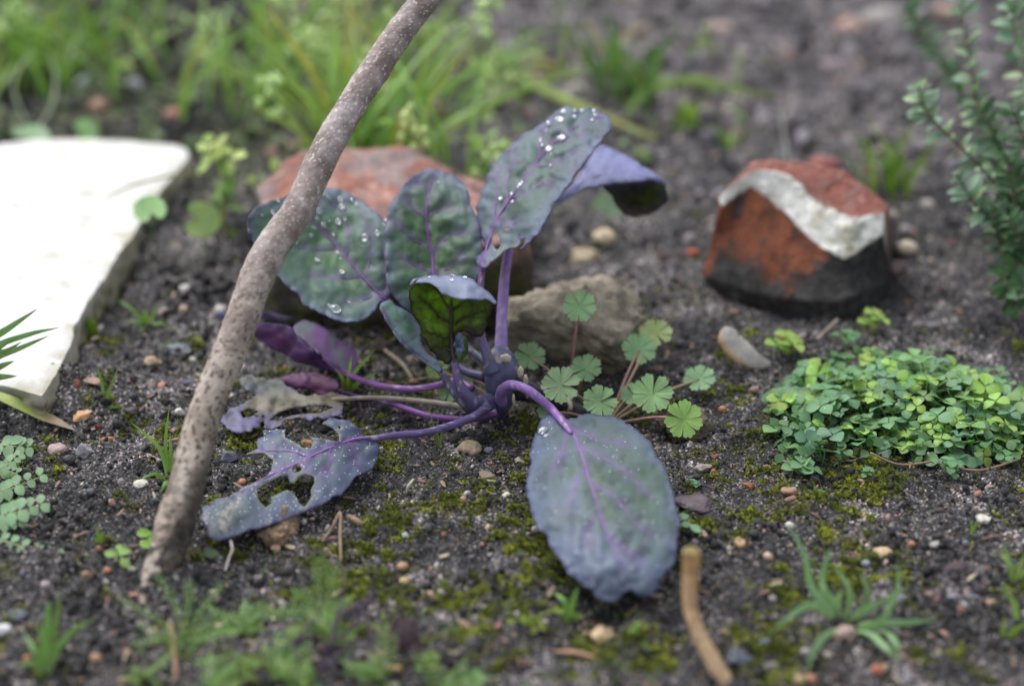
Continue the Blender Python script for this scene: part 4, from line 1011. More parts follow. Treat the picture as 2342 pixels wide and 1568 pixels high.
stalk(I_, [zt_(p, z) for p, z in zip(K([(820, 418), (900, 478), (1000, 532), (1100, 566), (1200, 590), (1350, 600), (1480, 582), (1600, 552), (1700, 600)], C3), [1.3, 1.1, .95, .85, .85, .9, 1.0, 1.1, 1.1])], [7, 10, 13, 14, 15, 15, 15, 16, 16], srgb(150, 96, 166), srgb(112, 74, 136))
oK_ = K([(520, 562), (600, 520), (700, 505), (820, 515), (905, 560), (905, 622), (840, 645), (760, 622), (700, 602), (620, 605)], C3)
leaf_blade(plant, oK_, Depth([zt_(K([(520, 562)], C3)[0], .5), zt_(K([(820, 515)], C3)[0], .9), zt_(K([(840, 640)], C3)[0], .45), zt_(K([(620, 605)], C3)[0], .35)]), None, [], green=srgb(84, 40, 60), bloom=srgb(110, 70, 110), edge=srgb(90, 50, 86), seed=85, dark=.6, label='small maroon leaf flat on the soil')
stalk(plant, [zt_(p, z) for p, z in zip(K([(880, 600), (1010, 640), (1220, 686), (1320, 722), (1450, 762), (1600, 778), (1720, 772), (1840, 740)], C3), [.35, .35, .4, .45, .5, .6, .7, .9])], [6, 9, 13, 16, 16, 15, 16, 18], srgb(118, 62, 136), srgb(86, 52, 110), name='leaf_stalk')
# ---- leaf J: withered leaf with straw-coloured middle
oJ = K([(200, 792), (240, 842), (320, 864), (400, 852), (440, 822), (465, 800), (480, 836), (530, 832), (600, 792), (680, 770), (760, 786), (850, 782), (930, 742), (935, 690), (900, 650), (960, 668), (968, 650), (880, 632), (800, 640), (700, 640), (640, 600), (560, 560), (480, 535), (400, 525), (325, 532), (335, 585), (420, 640), (360, 690), (280, 720)], C3)
dJ = Depth([zt_(K([(200, 792)], C3)[0], .35), zt_(K([(330, 535)], C3)[0], .7), zt_(K([(640, 600)], C3)[0], .7), zt_(K([(960, 660)], C3)[0], .6), zt_(K([(760, 785)], C3)[0], .45), zt_(K([(400, 850)], C3)[0], .3), zt_(K([(550, 700)], C3)[0], .25)])
def straw(v, c, a, b):
    q = polyd(v, K([(420, 690), (560, 700), (760, 660), (950, 660)], C3))[0]
    c = mix(c, [.21, .185, .13], np.exp(-(q / 26) ** 2) * .95); c = mix(c, [.08, .07, .05], sstep(.05, .35, b) * .7)
    up = sstep(905, 870, v[:, 1]); return mix(c, srgb(88, 98, 76), up * .6)
J = leaf_blade(plant, oJ, dJ, None, [], holes=[K([(560, 740), (640, 715), (740, 705), (840, 700), (880, 715), (800, 745), (700, 750), (620, 765), (560, 790), (500, 790)], C3), K([(330, 740), (380, 720), (440, 735), (400, 765), (345, 775)], C3)],
    green=srgb(74, 80, 66), bloom=srgb(104, 98, 136), seed=87, dark=.8, rim=(.16, .14, .10), extra=straw, bloomf=lambda v: .1 + .9 * sstep(920, 960, v[:, 1]), label='withered leaf with straw-coloured middle', sharp=True, serr=8)
stalk(J, [zt_(p, z) for p, z in zip(K([(700, 690), (830, 665), (960, 658), (1100, 652), (1250, 658), (1400, 672), (1560, 692), (1720, 722)], C3), [.5, .6, .6, .6, .6, .65, .8, .9])], [6, 8, 10, 11, 12, 13, 13, 12], [.34, .29, .22], [.22, .20, .14])
# far end of the maroon leaf past the stake
leaf_blade(plant, K([(190, 160), (215, 145), (260, 165), (300, 180), (250, 200), (210, 190)], C3), Depth([zt_(K([(190, 160)], C3)[0], .6), zt_(K([(260, 165)], C3)[0], .6), zt_(K([(250, 200)], C3)[0], .4)]), None, [], green=srgb(90, 64, 110), bloom=srgb(110, 96, 150), seed=88, label='purple leaf tip peeping out left of the stake', serr=1)
leaf_blade(plant, K([(470, 140), (560, 165), (640, 185), (600, 205), (500, 190), (440, 175)], C3), Depth([zt_(K([(470, 140)], C3)[0], 1.0), zt_(K([(640, 185)], C3)[0], .9), zt_(K([(500, 190)], C3)[0], .7)]), None, [], green=srgb(84, 60, 76), bloom=srgb(104, 84, 110), seed=89, serr=1, label='small dull maroon leaf beneath the round leaf')

# ================================================================== water droplets resting on the leaves
DV, DF = ICO[3]
def drop(u, v, r, dep, label, group, flat=.55):
    e = 12.0; t = float(dep([[u, v]])[0]) - .1
    p = Pt(u, v, t)
    a = Pt(u + e, v, float(dep([[u + e, v]])[0]) - .1) - p; b = Pt(u, v - e, float(dep([[u, v - e]])[0]) - .1) - p
    n = np.cross(a, b); n /= np.linalg.norm(n)
    if n.dot(p - np.array([0, 0, CAM_H])) > 0: n = -n
    a /= np.linalg.norm(a); b = np.cross(n, a); rr = r / FPX * t
    V = DV * [1, 1, flat]; V[:, 2] = np.maximum(V[:, 2], -.15) + .15
    W = (V[:, :1] * a + V[:, 1:2] * b + V[:, 2:] * n) * rr + p + n * .02
    obj('water_droplet', W, DF, MAT['water'], label=label, cat='water drop', group=group)
def drops(lst, c, dep, label, group):
    for (x, y, r) in lst:
        drop(c[0] + x * c[2], c[1] + y * c[2], r * c[2] * 1.1, dep, label, group)
drop(C1[0] + 835 * .3584, C1[1] + 1450 * .3584, 12, dA, 'largest water drop, low on the broad round leaf behind the stake', 'water drops on the broad round leaf')
drops([(1022, 995, 27), (865, 750, 18), (875, 795, 20), (728, 825, 22), (852, 893, 20), (758, 915, 18), (1103, 965, 18), (677, 982, 15), (715, 1138, 16), (873, 1213, 16), (793, 1428, 14), (790, 738, 12), (765, 718, 14), (940, 748, 11), (693, 932, 11), (715, 872, 12), (797, 893, 9), (895, 873, 9), (580, 1022, 14), (822, 975, 12), (1010, 1052, 9), (845, 1090, 9), (918, 1405, 9), (967, 778, 9), (430, 830, 15), (440, 850, 12), (465, 755, 12), (403, 945, 8), (365, 850, 8), (1150, 882, 8), (707, 770, 8), (865, 1128, 6), (600, 990, 7), (1140, 910, 7)], C1, dA, 'small clear water drop on the broad round leaf behind the stake', 'water drops on the broad round leaf')
drops([(450, 650, 17)], C2, dB, 'single water drop near the top of the upright oval leaf', None)
drops([(1240, 190, 14), (1200, 235, 9), (1145, 265, 10), (1313, 185, 8), (1358, 185, 9), (1435, 185, 10), (1443, 212, 9), (1425, 243, 8), (1310, 222, 10), (1222, 242, 20), (1235, 355, 20), (1213, 357, 10), (1150, 428, 20), (1098, 372, 8), (1108, 405, 7), (1168, 457, 7), (845, 745, 12), (920, 763, 9), (1160, 533, 7), (968, 655, 12), (915, 715, 10), (1133, 310, 6), (980, 640, 7), (955, 672, 6)], C2, dC, 'small water drop on the tall leaf that leans right', 'water drops on the tall leaning leaf')
drops([(325, 232, 16), (322, 268, 14), (422, 245, 14), (150, 242, 8)], K7, dL, 'water drop on the curled lip of the young leaf', 'water drops on the young curled leaf')
drops([(640, 690, 22), (655, 715, 12)], C4, dG, 'faint water drop at the shoulder of the big drooping leaf', 'water drops on the big drooping leaf')

# ================================================================== the wooden stake
sp = [(325, 1400, 43.0), (356, 1340, 43.7), (372, 1290, 43.95), (400, 1197, 44.3), (425, 1116, 44.6), (468, 948, 45.3), (538, 772, 46.0), (603, 600, 46.7), (680, 481, 47.2), (752, 331, 47.8), (806, 240, 48.1), (897, 100, 48.7), (972, 0, 49.1), (1090, -150, 49.8), (1250, -330, 50.6)]
sw = [70, 78, 84, 90, 84, 76, 76, 78, 73, 70, 67, 65, 64, 62, 58]
P = np.array([Pt(*p) for p in sp]); rr = np.array(sw) / 2 / FPX * np.array([p[2] for p in sp])
cum = np.concatenate([[0], np.cumsum(np.linalg.norm(np.diff(P, axis=0), axis=1))]); nS, seg = 760, 80
rS = np.interp(np.linspace(0, len(P) - 1, nS), np.arange(len(P)), rr)
V, F = tube(P, rS, seg, nS)
cen = smooth_path(P, nS).repeat(seg, 0); rad = (V - cen); rad /= np.linalg.norm(rad, axis=1)[:, None] + 1e-9
hgt = sstep(8.5, 3, V[:, 2]); lowr = sstep(3.2, .5, V[:, 2])
stv = V * [1, 1, .6]
d = .02 * fbm(V * 4, 3) + .018 * fbm(V * .9, 2) - .05 * lowr * np.abs(fbm(V * 1.8, 3))
for kz in (6.9, 9.9, 17.3, 22.5): d = d + .022 * np.exp(-((V[:, 2] - kz) / .22) ** 2)
for ku, kv, kt in ((560, 715, 45.9), (842, 168, 47.9), (700, 470, 46.8)):
    d = d + .06 * np.exp(-(np.linalg.norm(V - Pt(ku, kv, kt), axis=1) / .28) ** 2)
V = V + rad * d[:, None]
c = mix(srgb(148, 134, 130), srgb(122, 108, 102), sstep(-.2, .4, fbm(V * 1.6, 3)))
c = mix(c, srgb(182, 172, 172), sstep(.05, .6, fbm(stv * 1.2 + 5, 3)) * .6)
c = mix(c, mix(srgb(176, 164, 150), srgb(136, 122, 110), sstep(-.2, .4, fbm(stv * 1.5 + 15, 4))), hgt * .85)
spot = fbm(V * 13 + 40, 1)
c = mix(c, srgb(206, 200, 196), sstep(.36, .48, spot) * (1 - hgt) * .85)
c = mix(c, srgb(30, 25, 25), sstep(.26, .36, fbm(V * [7.5, 7.5, 10] + 80, 1)) * hgt * (1 - .4 * lowr) * .92)
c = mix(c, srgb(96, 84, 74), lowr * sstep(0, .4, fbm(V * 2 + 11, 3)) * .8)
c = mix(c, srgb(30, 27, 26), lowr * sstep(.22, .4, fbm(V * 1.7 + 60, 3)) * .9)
side = sstep(.15, .75, rad[:, 0] * .9 - rad[:, 1] * .1 + .5 * fbm(V * .8, 2)) * sstep(3.4, 1.6, V[:, 2])  # shadow side of the stake's foot, painted dark into the bark colour
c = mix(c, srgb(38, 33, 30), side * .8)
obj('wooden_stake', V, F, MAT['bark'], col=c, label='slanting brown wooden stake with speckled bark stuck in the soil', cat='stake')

# ================================================================== little plants
G1c, G2c, G3c = srgb(124, 162, 72), srgb(84, 124, 54), srgb(138, 168, 92)
def tinted(V, c0, c1=None, s=None, sc=2.0, am=.25):
    c = mix(c0, c1 if c1 is not None else c0, s if s is not None else np.zeros(len(V)))
    return np.clip(c * (1 + am * fbm(V * sc, 2))[:, None], 0, 1)
def tuft_px(name, label, cat, c, base, blades, w, col=G1c, tipc=None, group=None, baseh=0.0):
    """blades: lists of (x, y, height) in crop coordinates"""
    b = K([base], c)[0]; p0 = on_ground(b[0], b[1])
    t = thing(name, p0, label, cat, group)
    for k, bl in enumerate(blades):
        q = K(bl, c)
        P = [Pz(a[0], a[1], p0[2] + a[2]) for a in q]
        if bl[0][2] <= .06: P[0] = P[0] - [0, 0, .15]
        V, F = ribbon(P, w if np.isscalar(w) else w[k], 16, fold=.3)
        s = np.repeat(np.linspace(0, 1, 16), 3)
        cc = tinted(V, mix(np.array(col), np.array([.42, .45, .28]), .35), col if tipc is None else tipc, sstep(0, .35, s))
        obj('blade', V, F, MAT['grass'], t, col=cc)
    return t
tuft_px('grass_seedling', 'spreading green grass rosette with wet blades at the lower right', 'grass plant', C7, (1310, 860), [
    [(1300, 860, .05), (1200, 760, .6), (1120, 640, 1.1), (1090, 480, 1.8), (990, 300, 2.4)], [(1300, 850, .05), (1220, 720, .6), (1190, 620, .9), (1215, 500, 1.4), (1240, 440, 1.6)],
    [(1310, 850, .05), (1350, 740, .5), (1330, 640, .9), (1240, 520, 1.3)], [(1320, 850, .05), (1440, 750, .4), (1445, 660, .8), (1402, 570, 1.1)],
    [(1320, 850, .05), (1420, 800, .5), (1560, 730, .9), (1685, 650, 1.3)], [(1330, 870, .05), (1470, 890, .4), (1560, 810, .8), (1625, 650, 1.4), (1622, 490, 2.0)],
    [(1330, 870, .05), (1500, 872, .4), (1700, 862, .5), (1845, 845, .5)], [(1340, 880, .05), (1450, 915, .5), (1560, 1010, .7), (1640, 1100, .4)],
    [(1450, 890, .3), (1570, 920, .5), (1620, 1000, .5), (1630, 1050, .3)], [(1300, 860, .05), (1200, 950, .6), (1130, 1050, .7), (1110, 1150, .4)],
    [(1290, 855, .05), (1150, 765, .6), (1020, 820, .8), (880, 940, .5)], [(1300, 850, .05), (1270, 770, .4), (1200, 690, .8), (1080, 740, .8)], [(1300, 850, .05), (1280, 760, .4), (1300, 690, .6), (1320, 700, .7)]],
    .19, srgb(128, 164, 112))
tuft_px('grass_seedling', 'thin pale green grass seedling just left of the stake', 'grass plant', K3, (915, 1030), [
    [(915, 1035, .02), (880, 900, .7), (800, 810, 1.1), (715, 740, 1.5)], [(915, 1030, .02), (905, 850, .9), (925, 660, 1.8)], [(918, 1030, .02), (932, 900, .6), (930, 800, 1.0)],
    [(915, 1030, .02), (850, 1022, .3), (770, 1050, .1)], [(915, 1030, .02), (902, 1075, .3), (875, 1130, .1)], [(920, 1030, .02), (950, 950, .4), (955, 890, .6)]], .11, srgb(126, 160, 70))
tuft_px('grass_seedling', 'two-bladed grass seedling between the slab and the tan stone', 'grass plant', K3, (555, 672), [
    [(555, 675, .02), (585, 600, .5), (650, 430, 1.5)], [(555, 675, .02), (562, 560, .6), (530, 430, 1.2)], [(560, 672, .02), (600, 660, .2), (665, 655, .2)]], .12, srgb(110, 140, 66))
tuft_px('grass_seedling', 'star-shaped grass seedling beside the slab edge', 'grass plant', K3, (805, 205), [
    [(805, 205, .02), (730, 130, .6), (640, 70, .9)], [(805, 205, .02), (840, 150, .4), (872, 100, .7)], [(805, 205, .02), (870, 200, .3), (935, 215, .1)], [(805, 205, .02), (750, 195, .3), (695, 185, .3)],
    [(805, 205, .02), (780, 230, .2), (745, 255, .05)], [(805, 205, .02), (800, 150, .5), (775, 130, .8)], [(805, 205, .02), (780, 160, .4), (760, 165, .5)]], .14, srgb(128, 158, 96))
tuft_px('grass_seedling', 'tiny grass sprout at the foot of the slab side', 'grass plant', K3, (500, 262), [
    [(500, 265, .02), (495, 200, .5), (490, 150, .8)], [(500, 265, .02), (520, 220, .4), (515, 170, .7)], [(500, 265, .02), (480, 210, .4), (465, 190, .6)]], .16, srgb(112, 140, 52))
tuft_px('grass_seedling', 'broad-bladed grass tuft in the bottom left corner', 'grass plant', C8, (260, 1130), [
    [(255, 1150, .02), (265, 950, .9), (275, 800, 1.5), (290, 740, 1.8)], [(265, 1150, .02), (330, 1010, .6), (430, 900, 1.0), (550, 840, 1.2)], [(262, 1140, .02), (310, 900, 1.0), (350, 680, 1.8)],
    [(250, 1150, .02), (200, 1030, .6), (130, 920, .8)], [(250, 1160, .02), (190, 1100, .3), (90, 1110, .2)], [(262, 1150, .02), (250, 1000, .8), (215, 850, 1.4)]], .18, srgb(118, 150, 82))
tuft_px('grass_seedling', 'small two-leaved grass sprout under the tip of the drooping leaf', 'grass plant', K6, (1135, 1195), [
    [(1135, 1200, .02), (1115, 1090, .5), (1050, 1035, .6)], [(1140, 1200, .02), (1155, 1110, .5), (1190, 1005, 1.0)], [(1140, 1200, .02), (1180, 1170, .2), (1215, 1185, .1)], [(1135, 1200, .02), (1105, 1150, .3), (1070, 1150, .2)]], .16, srgb(120, 156, 74))
tuft_px('grass_seedling', 'pale grass tuft at the right edge beside the dark stone', 'grass plant', C7, (2290, 640), [
    [(2290, 645, .02), (2260, 540, .6), (2190, 440, .9)], [(2290, 645, .02), (2255, 520, .7), (2225, 400, 1.2)], [(2295, 640, .02), (2320, 540, .5), (2370, 450, .9)], [(2300, 640, .02), (2340, 580, .3), (2400, 520, .5)], [(2290, 645, .02), (2275, 590, .4), (2290, 520, .8)]], .14, srgb(140, 164, 96))
tuft_px('grass_seedling', 'yellow-green forked grass sprout in the lower right corner', 'grass plant', C7, (2230, 955), [
    [(2230, 960, .02), (2290, 905, .3), (2380, 870, .5)], [(2310, 880, .2), (2290, 760, .8), (2215, 640, 1.4)], [(2230, 960, .02), (2225, 890, .3), (2235, 830, .5)]], .15, srgb(138, 162, 76))
tuft_px('grass_seedling', 'thin grass sprouts growing up through the withered leaf', 'grass plant', C3, (945, 610), [
    [(945, 625, .02), (930, 530, .7), (840, 430, 1.1)], [(945, 625, .02), (985, 530, .7), (1120, 370, 1.7)], [(950, 620, .02), (1030, 560, .5), (1140, 500, .9)], [(945, 620, .02), (965, 540, .7), (985, 400, 1.4)], [(945, 625, .02), (935, 560, .5), (925, 500, .8)], [(950, 620, .02), (990, 590, .3), (1010, 560, .5)]], .13, srgb(142, 168, 70))
tuft_px('grass_seedling', 'hair-thin moss-like sprouts beside the low violet stalk', 'grass plant', C3, (1500, 930), [
    [(1500, 945, .02), (1470, 830, .8), (1440, 700, 1.5)], [(1500, 945, .02), (1490, 850, .7), (1495, 760, 1.2)], [(1500, 945, .02), (1480, 880, .5), (1430, 780, 1.0)], [(1500, 945, .02), (1515, 860, .6), (1530, 790, .9)]], .06, srgb(112, 128, 66))
tuft_px('grass_clump', 'green grass blades arching over the slab at the left edge', 'grass plant', K3, (-190, 540), [
    [(-220, 520, .0), (-120, 340, 1.9), (40, 230, 2.6), (205, 120, 3.2)], [(-210, 530, 0), (-60, 350, 2.0), (150, 262, 2.4), (325, 222, 2.6)], [(-200, 540, 0), (-60, 410, 1.9), (120, 330, 2.1), (270, 266, 2.3)],
    [(-200, 540, 0), (-80, 470, 1.8), (0, 435, 1.95), (78, 405, 2.1)], [(-200, 560, 0), (-90, 500, 1.8), (0, 492, 1.8), (92, 487, 1.9)], [(-200, 540, 0), (-100, 400, 1.9), (0, 330, 2.2), (85, 275, 2.4)], [(-200, 540, 0), (-80, 380, 2.0), (30, 350, 2.2), (120, 300, 2.4)]],
    [.26, .2, .2, .26, .26, .18, .18], srgb(96, 134, 84), srgb(112, 146, 90))
tuft_px('grass_seedling', 'faint little grass sprig in moss left of the seedling trio', 'grass plant', C8, (575, 415), [
    [(575, 420, .02), (560, 360, .4), (540, 300, .7)], [(575, 420, .02), (580, 370, .3), (590, 340, .5)], [(575, 420, .02), (555, 390, .2), (530, 380, .3)]], .08, srgb(122, 150, 66))
tuft_px('grass_seedling', 'tiny sprout right of the white pebble on the right', 'grass plant', C7, (2040, 350), [
    [(2040, 355, .02), (2045, 310, .3), (2030, 270, .5)], [(2040, 355, .02), (2065, 310, .3), (2110, 295, .4)], [(2040, 350, .02), (2050, 400, .1), (2020, 430, .05)]], .08, srgb(140, 160, 80))
tuft_px('grass_seedling', 'tiny three-armed sprout in front of the clover patch', 'grass plant', C7, (1155, 130), [
    [(1155, 155, .02), (1155, 120, .2), (1140, 75, .4)], [(1155, 130, .1), (1180, 112, .2), (1210, 115, .2)], [(1155, 130, .1), (1165, 110, .3), (1178, 100, .3)]], .09, srgb(136, 160, 84))

# yellow blade lying at the slab's corner
P = [on_ground(*p, dz=.12 + z) for p, z in zip([(q[0], q[1]) for q in K([(-60, 575), (60, 625), (200, 692), (320, 742), (408, 782)], K3)], [.5, .3, .12, .05, 0])]
V, F = ribbon(P, .42, 20, side=[0, 1, .25], fold=.2); s = np.repeat(np.linspace(0, 1, 20), 3)
obj('withered_blade', V, F, MAT['grass'], col=tinted(V, srgb(168, 176, 104), srgb(122, 100, 82), sstep(.4, .7, s)), label='yellowing grass blade lying below the slab corner', cat='dead leaf')

# ---- background grass: each clump a thing, each blade a part
def clump(label, cpx, spread, n, length, w, col, lean=(0.05, .6), seed=1, heads=0, headcol=srgb(196, 212, 150), bend=1.0, xbias=0.0):
    c0 = on_ground(*cpx); t = thing('grass_clump', c0, label, 'grass')
    slab_xy = np.array(poly)
    r = np.random.default_rng(seed)
    for k in range(n):
        x = c0[0] + r.normal() * spread[0]; y = c0[1] + r.normal() * spread[1]
        if x < -7.6 and y < slab_xy[:, 1].max() + 3 and y > 50: continue
        z = gz(x, y) - .1
        az = r.uniform(0, 6.283); ln = r.uniform(*lean); L = length * r.uniform(.55, 1.1); a = ln; P = [np.array([x, y, z])]
        for j in range(6):
            P.append(P[-1] + L / 6 * np.array([math.sin(a) * math.cos(az) + xbias * .1, math.sin(a) * math.sin(az), math.cos(a)])); a += bend * r.uniform(.03, .28)
        V, F = ribbon(P, w * r.uniform(.6, 1.2), 12, side=np.array([math.cos(az + 1.57), math.sin(az + 1.57), 0.1]) if r.random() < .5 else None)
        s = np.repeat(np.linspace(0, 1, 12), 3)
        cc = np.array(col) * r.uniform(.7, 1.3); dry = r.random() < .08
        obj('blade', V, F, MAT['grass'], t, col=tinted(V, cc * [.75, .8, .6], cc if not dry else srgb(176, 168, 96), sstep(0, .5, s)))
        if k < heads:
            hv = []
            for q in range(14):
                pz = P[-1] + np.array([r.normal() * .35, r.normal() * .35, r.uniform(-1.3, .4)])
                hv.append((ICO[1][0] * [.16, .16, .22] + pz, ICO[1][1]))
            Vh, Fh, _ = merge(hv)
            obj('seed_head', Vh, Fh, MAT['green'], t, col=tinted(Vh, headcol, am=.3))
    return t
clump('dense bright green grass clump behind the slab and stake', (640, 385), (3.0, 1.7), 150, 7.6, .25, srgb(146, 176, 96), (0.02, .5), 1, 12)
clump('grass clump just left of the stake top beneath pale seed heads', (520, 330), (1.9, 1.5), 66, 7.6, .24, srgb(144, 176, 96), (0.02, .4), 2, 26)
clump('bright arching grass clump right of the stake top', (850, 330), (1.8, 1.6), 54, 7.4, .26, srgb(146, 182, 98), (0.1, .8), 3, 3, xbias=1.5)
clump('blurred green grass tussock in the top left corner', (60, 185), (3.0, 2.2), 130, 5.8, .22, srgb(122, 158, 70), (0.05, .9), 4, 3)
clump('second grass clump beyond the first along the top', (760, 190), (3.6, 2.4), 76, 6.4, .26, srgb(140, 168, 100), (0.05, .7), 5, 10)
clump('small upright grass clump behind the mortared brick', (2030, 455), (.5, .45), 26, 2.9, .2, srgb(112, 140, 52), (0.03, .5), 6, 0)
clump('sparse dark green blades behind the leaning leaf', (1440, 235), (.9, .9), 16, 4.6, .42, srgb(98, 128, 76), (0.02, .35), 7, 0)
clump('low pale grass in the middle background', (1250, 190), (2.6, 2.2), 24, 3.2, .3, srgb(128, 148, 88), (.3, 1.1), 8, 2, srgb(168, 176, 130))
clump('short upright blades beneath the long arching blade', (1560, 310), (1.4, .5), 14, 1.9, .3, srgb(134, 162, 78), (0.02, .3), 9, 0)
clump('short sprout behind the left end of the mortared brick', (1650, 345), (.3, .3), 8, 1.3, .26, srgb(120, 146, 60), (0.1, .6), 19, 0)
def strap(label, pts, w, col, tip=None, name='arching_grass'):
    P = [Pz(u, v, z) for u, v, z in pts]
    V, F = ribbon(P, w, 24, fold=.25); s = np.repeat(np.linspace(0, 1, 24), 3)
    return obj(name, V, F, MAT['grass'], col=tinted(V, col, tip if tip is not None else col, s), label=label, cat='grass blade')
strap('long pale grass blade arching across the background', [(1430, 262, -.1), (1480, 208, 1.0), (1580, 182, 1.5), (1680, 205, 1.2), (1790, 222, .5)], .5, srgb(142, 166, 96), srgb(128, 140, 70))
strap('yellow-tinged blade sloping down behind the leaning leaf', [(1160, 165, .8), (1290, 225, .9), (1400, 275, .5), (1540, 330, -.05)], .42, srgb(128, 158, 76), srgb(168, 160, 84))
strap('short green blade with orange tip behind the oval leaf', [(985, 375, -.1), (1010, 330, .7), (1040, 285, 1.4), (1085, 245, 2.0)], .36, srgb(122, 158, 62), srgb(176, 160, 110))
strap('long bright blade reaching right from the big grass clump', [(780, 420, 0), (860, 360, 1.2), (940, 250, 2.6), (1045, 140, 4.0)], .5, srgb(112, 158, 52))
strap('low bright blade curving right from the big grass clump', [(770, 420, 0), (860, 335, 1.0), (930, 300, 1.4), (985, 250, 2.0)], .5, srgb(122, 160, 66))
strap('grey-white dry stem standing behind the mortared brick', [(1805, 410, 0), (1797, 330, 1.0), (1782, 235, 2.2)], .14, srgb(170, 168, 165), name='dry_stem')
strap('pale hoop of dry grass over the top left corner', [(70, 300, -.1), (32, 210, 1.6), (48, 150, 2.8), (95, 105, 3.6)], .12, srgb(190, 196, 180), name='dry_stem')
strap('second pale dry stem behind the slab', [(60, 330, 0), (118, 240, 1.4), (125, 160, 2.6), (100, 100, 3.6)], .12, srgb(190, 196, 180), name='dry_stem')
strap('thin straw lying across the far slab corner', [(240, 452, 1.66), (330, 415, 1.7), (440, 395, 1.5), (500, 402, .9)], .12, srgb(168, 160, 118), name='dry_stem')

# ---- generic small leaves
def disc_leaf(rx, ry, notch=.0, n=22, cup=.15, r=None):
    a = np.linspace(0, 2 * math.pi, n, endpoint=False)
    q = 1 - notch * np.exp(-((a - math.pi) / .35) ** 2)
    V = [(0, 0, 0)] + [(rx * q[i] * .5 * math.cos(a[i]), ry * q[i] * .5 * math.sin(a[i]), 0) for i in range(n)] + [(rx * q[i] * math.cos(a[i]), ry * q[i] * math.sin(a[i]), cup * max(rx, ry) * .6) for i in range(n)]
    F = [(0, 1 + i, 1 + (i + 1) % n) for i in range(n)] + [(1 + i, 1 + n + i, 1 + n + (i + 1) % n, 1 + (i + 1) % n) for i in range(n)]
    return np.array(V, float), F
def orient(V, n, spin=0.0):
    n = np.asarray(n, float) / np.linalg.norm(n)
    a = np.cross([0, 1, 0.01], n); a /= np.linalg.norm(a); b = np.cross(n, a)
    c, s = math.cos(spin), math.sin(spin)
    A = a * c + b * s; Bv = -a * s + b * c
    return V[:, :1] * A + V[:, 1:2] * Bv + V[:, 2:] * n
def oval(L, w, n=9, cup=.12, bend=.2, tipr=.9):
    s = np.linspace(0, 1, n); ww = w / 2 * np.sin(np.pi * s ** tipr) ** .75
    V = []
    for i in range(n):
        z = -bend * L * s[i] ** 2
        V += [(L * s[i], -ww[i], z + cup * ww[i]), (L * s[i], 0, z), (L * s[i], ww[i], z + cup * ww[i])]
    F = [(i * 3 + j, i * 3 + j + 3, i * 3 + j + 4, i * 3 + j + 1) for i in range(n - 1) for j in (0, 1)]
    return np.array(V), F
def towards_cam(p, up=.5):
    d = np.array([0, 0, CAM_H]) - p; d /= np.linalg.norm(d); d = d * (1 - up) + np.array([0, 0, 1]) * up
    return d / np.linalg.norm(d)

# ---- dove's-foot cranesbill: scalloped round leaves on thin stems
def cranesbill_leaf(r, lobes=7, seed=0):
    rg = np.random.default_rng(seed); n = 140; a = np.linspace(-math.pi, math.pi, n, endpoint=False)
    k = (a + math.pi) / (2 * math.pi) * lobes; fr = k - np.floor(k)
    deep = .50 + .50 * np.abs(np.sin(np.pi * fr)) ** .24
    small = 1 - .085 * (.5 + .5 * np.cos(2 * np.pi * fr * 3)) * (np.abs(fr - .5) < .34)
    q = r * deep * small * (1 - .85 * np.exp(-((np.abs(a) - math.pi) / .10) ** 2))
    rings = (.25, .5, .75, .92, 1.0); V = [(0, 0, 0)]
    for g in rings:
        V += [(q[i] * g * math.cos(a[i]), q[i] * g * math.sin(a[i]), r * (.10 * g + .05 * math.sin(k[i] * 2 * math.pi) * g * .4) + rg.normal() * .002) for i in range(n)]
    F = [(0, 1 + i, 1 + (i + 1) % n) for i in range(n)]
    for j in range(len(rings) - 1):
        o1, o2 = 1 + j * n, 1 + (j + 1) * n
        F += [(o1 + i, o2 + i, o2 + (i + 1) % n, o1 + (i + 1) % n) for i in range(n)]
    V = np.array(V); vein = np.exp(-((fr - .5) / .05) ** 2)
    vein = np.concatenate([[1]] + [vein * (1 - .3 * g) for g in rings])
    return V, F, vein
crb = thing('cranesbill_seedling', on_ground(1440, 960), "dove's-foot cranesbill with scalloped pale green leaves on pinkish stems", 'plant')
cl = [(1325, 700, 44, .55, 3.2, .3, None), (1212, 815, 42, .35, 1.3, .5, None), (1340, 843, 42, .35, 1.2, .5, None), (1462, 798, 46, .3, 1.3, .45, None), (1500, 762, 44, .2, 1.5, .6, srgb(150, 172, 110)),
      (1283, 880, 50, .42, 1.5, .25, srgb(138, 168, 128)), (1372, 918, 46, .35, 1.1, .4, srgb(128, 162, 116)), (1492, 900, 54, .3, 1.1, .35, srgb(132, 164, 112)), (1448, 902, 34, .3, .8, .5, None), (1563, 958, 50, .9, 1.0, .05, srgb(150, 180, 104)),
      (1600, 866, 42, .25, .7, .6, None), (1026, 897, 30, .2, .8, .5, None), (1250, 943, 26, .2, .4, .6, None), (1000, 845, 30, .2, .6, .6, srgb(120, 150, 70)), (1065, 858, 24, .3, 1.0, .4, None)]
crbg = on_ground(1440, 960)
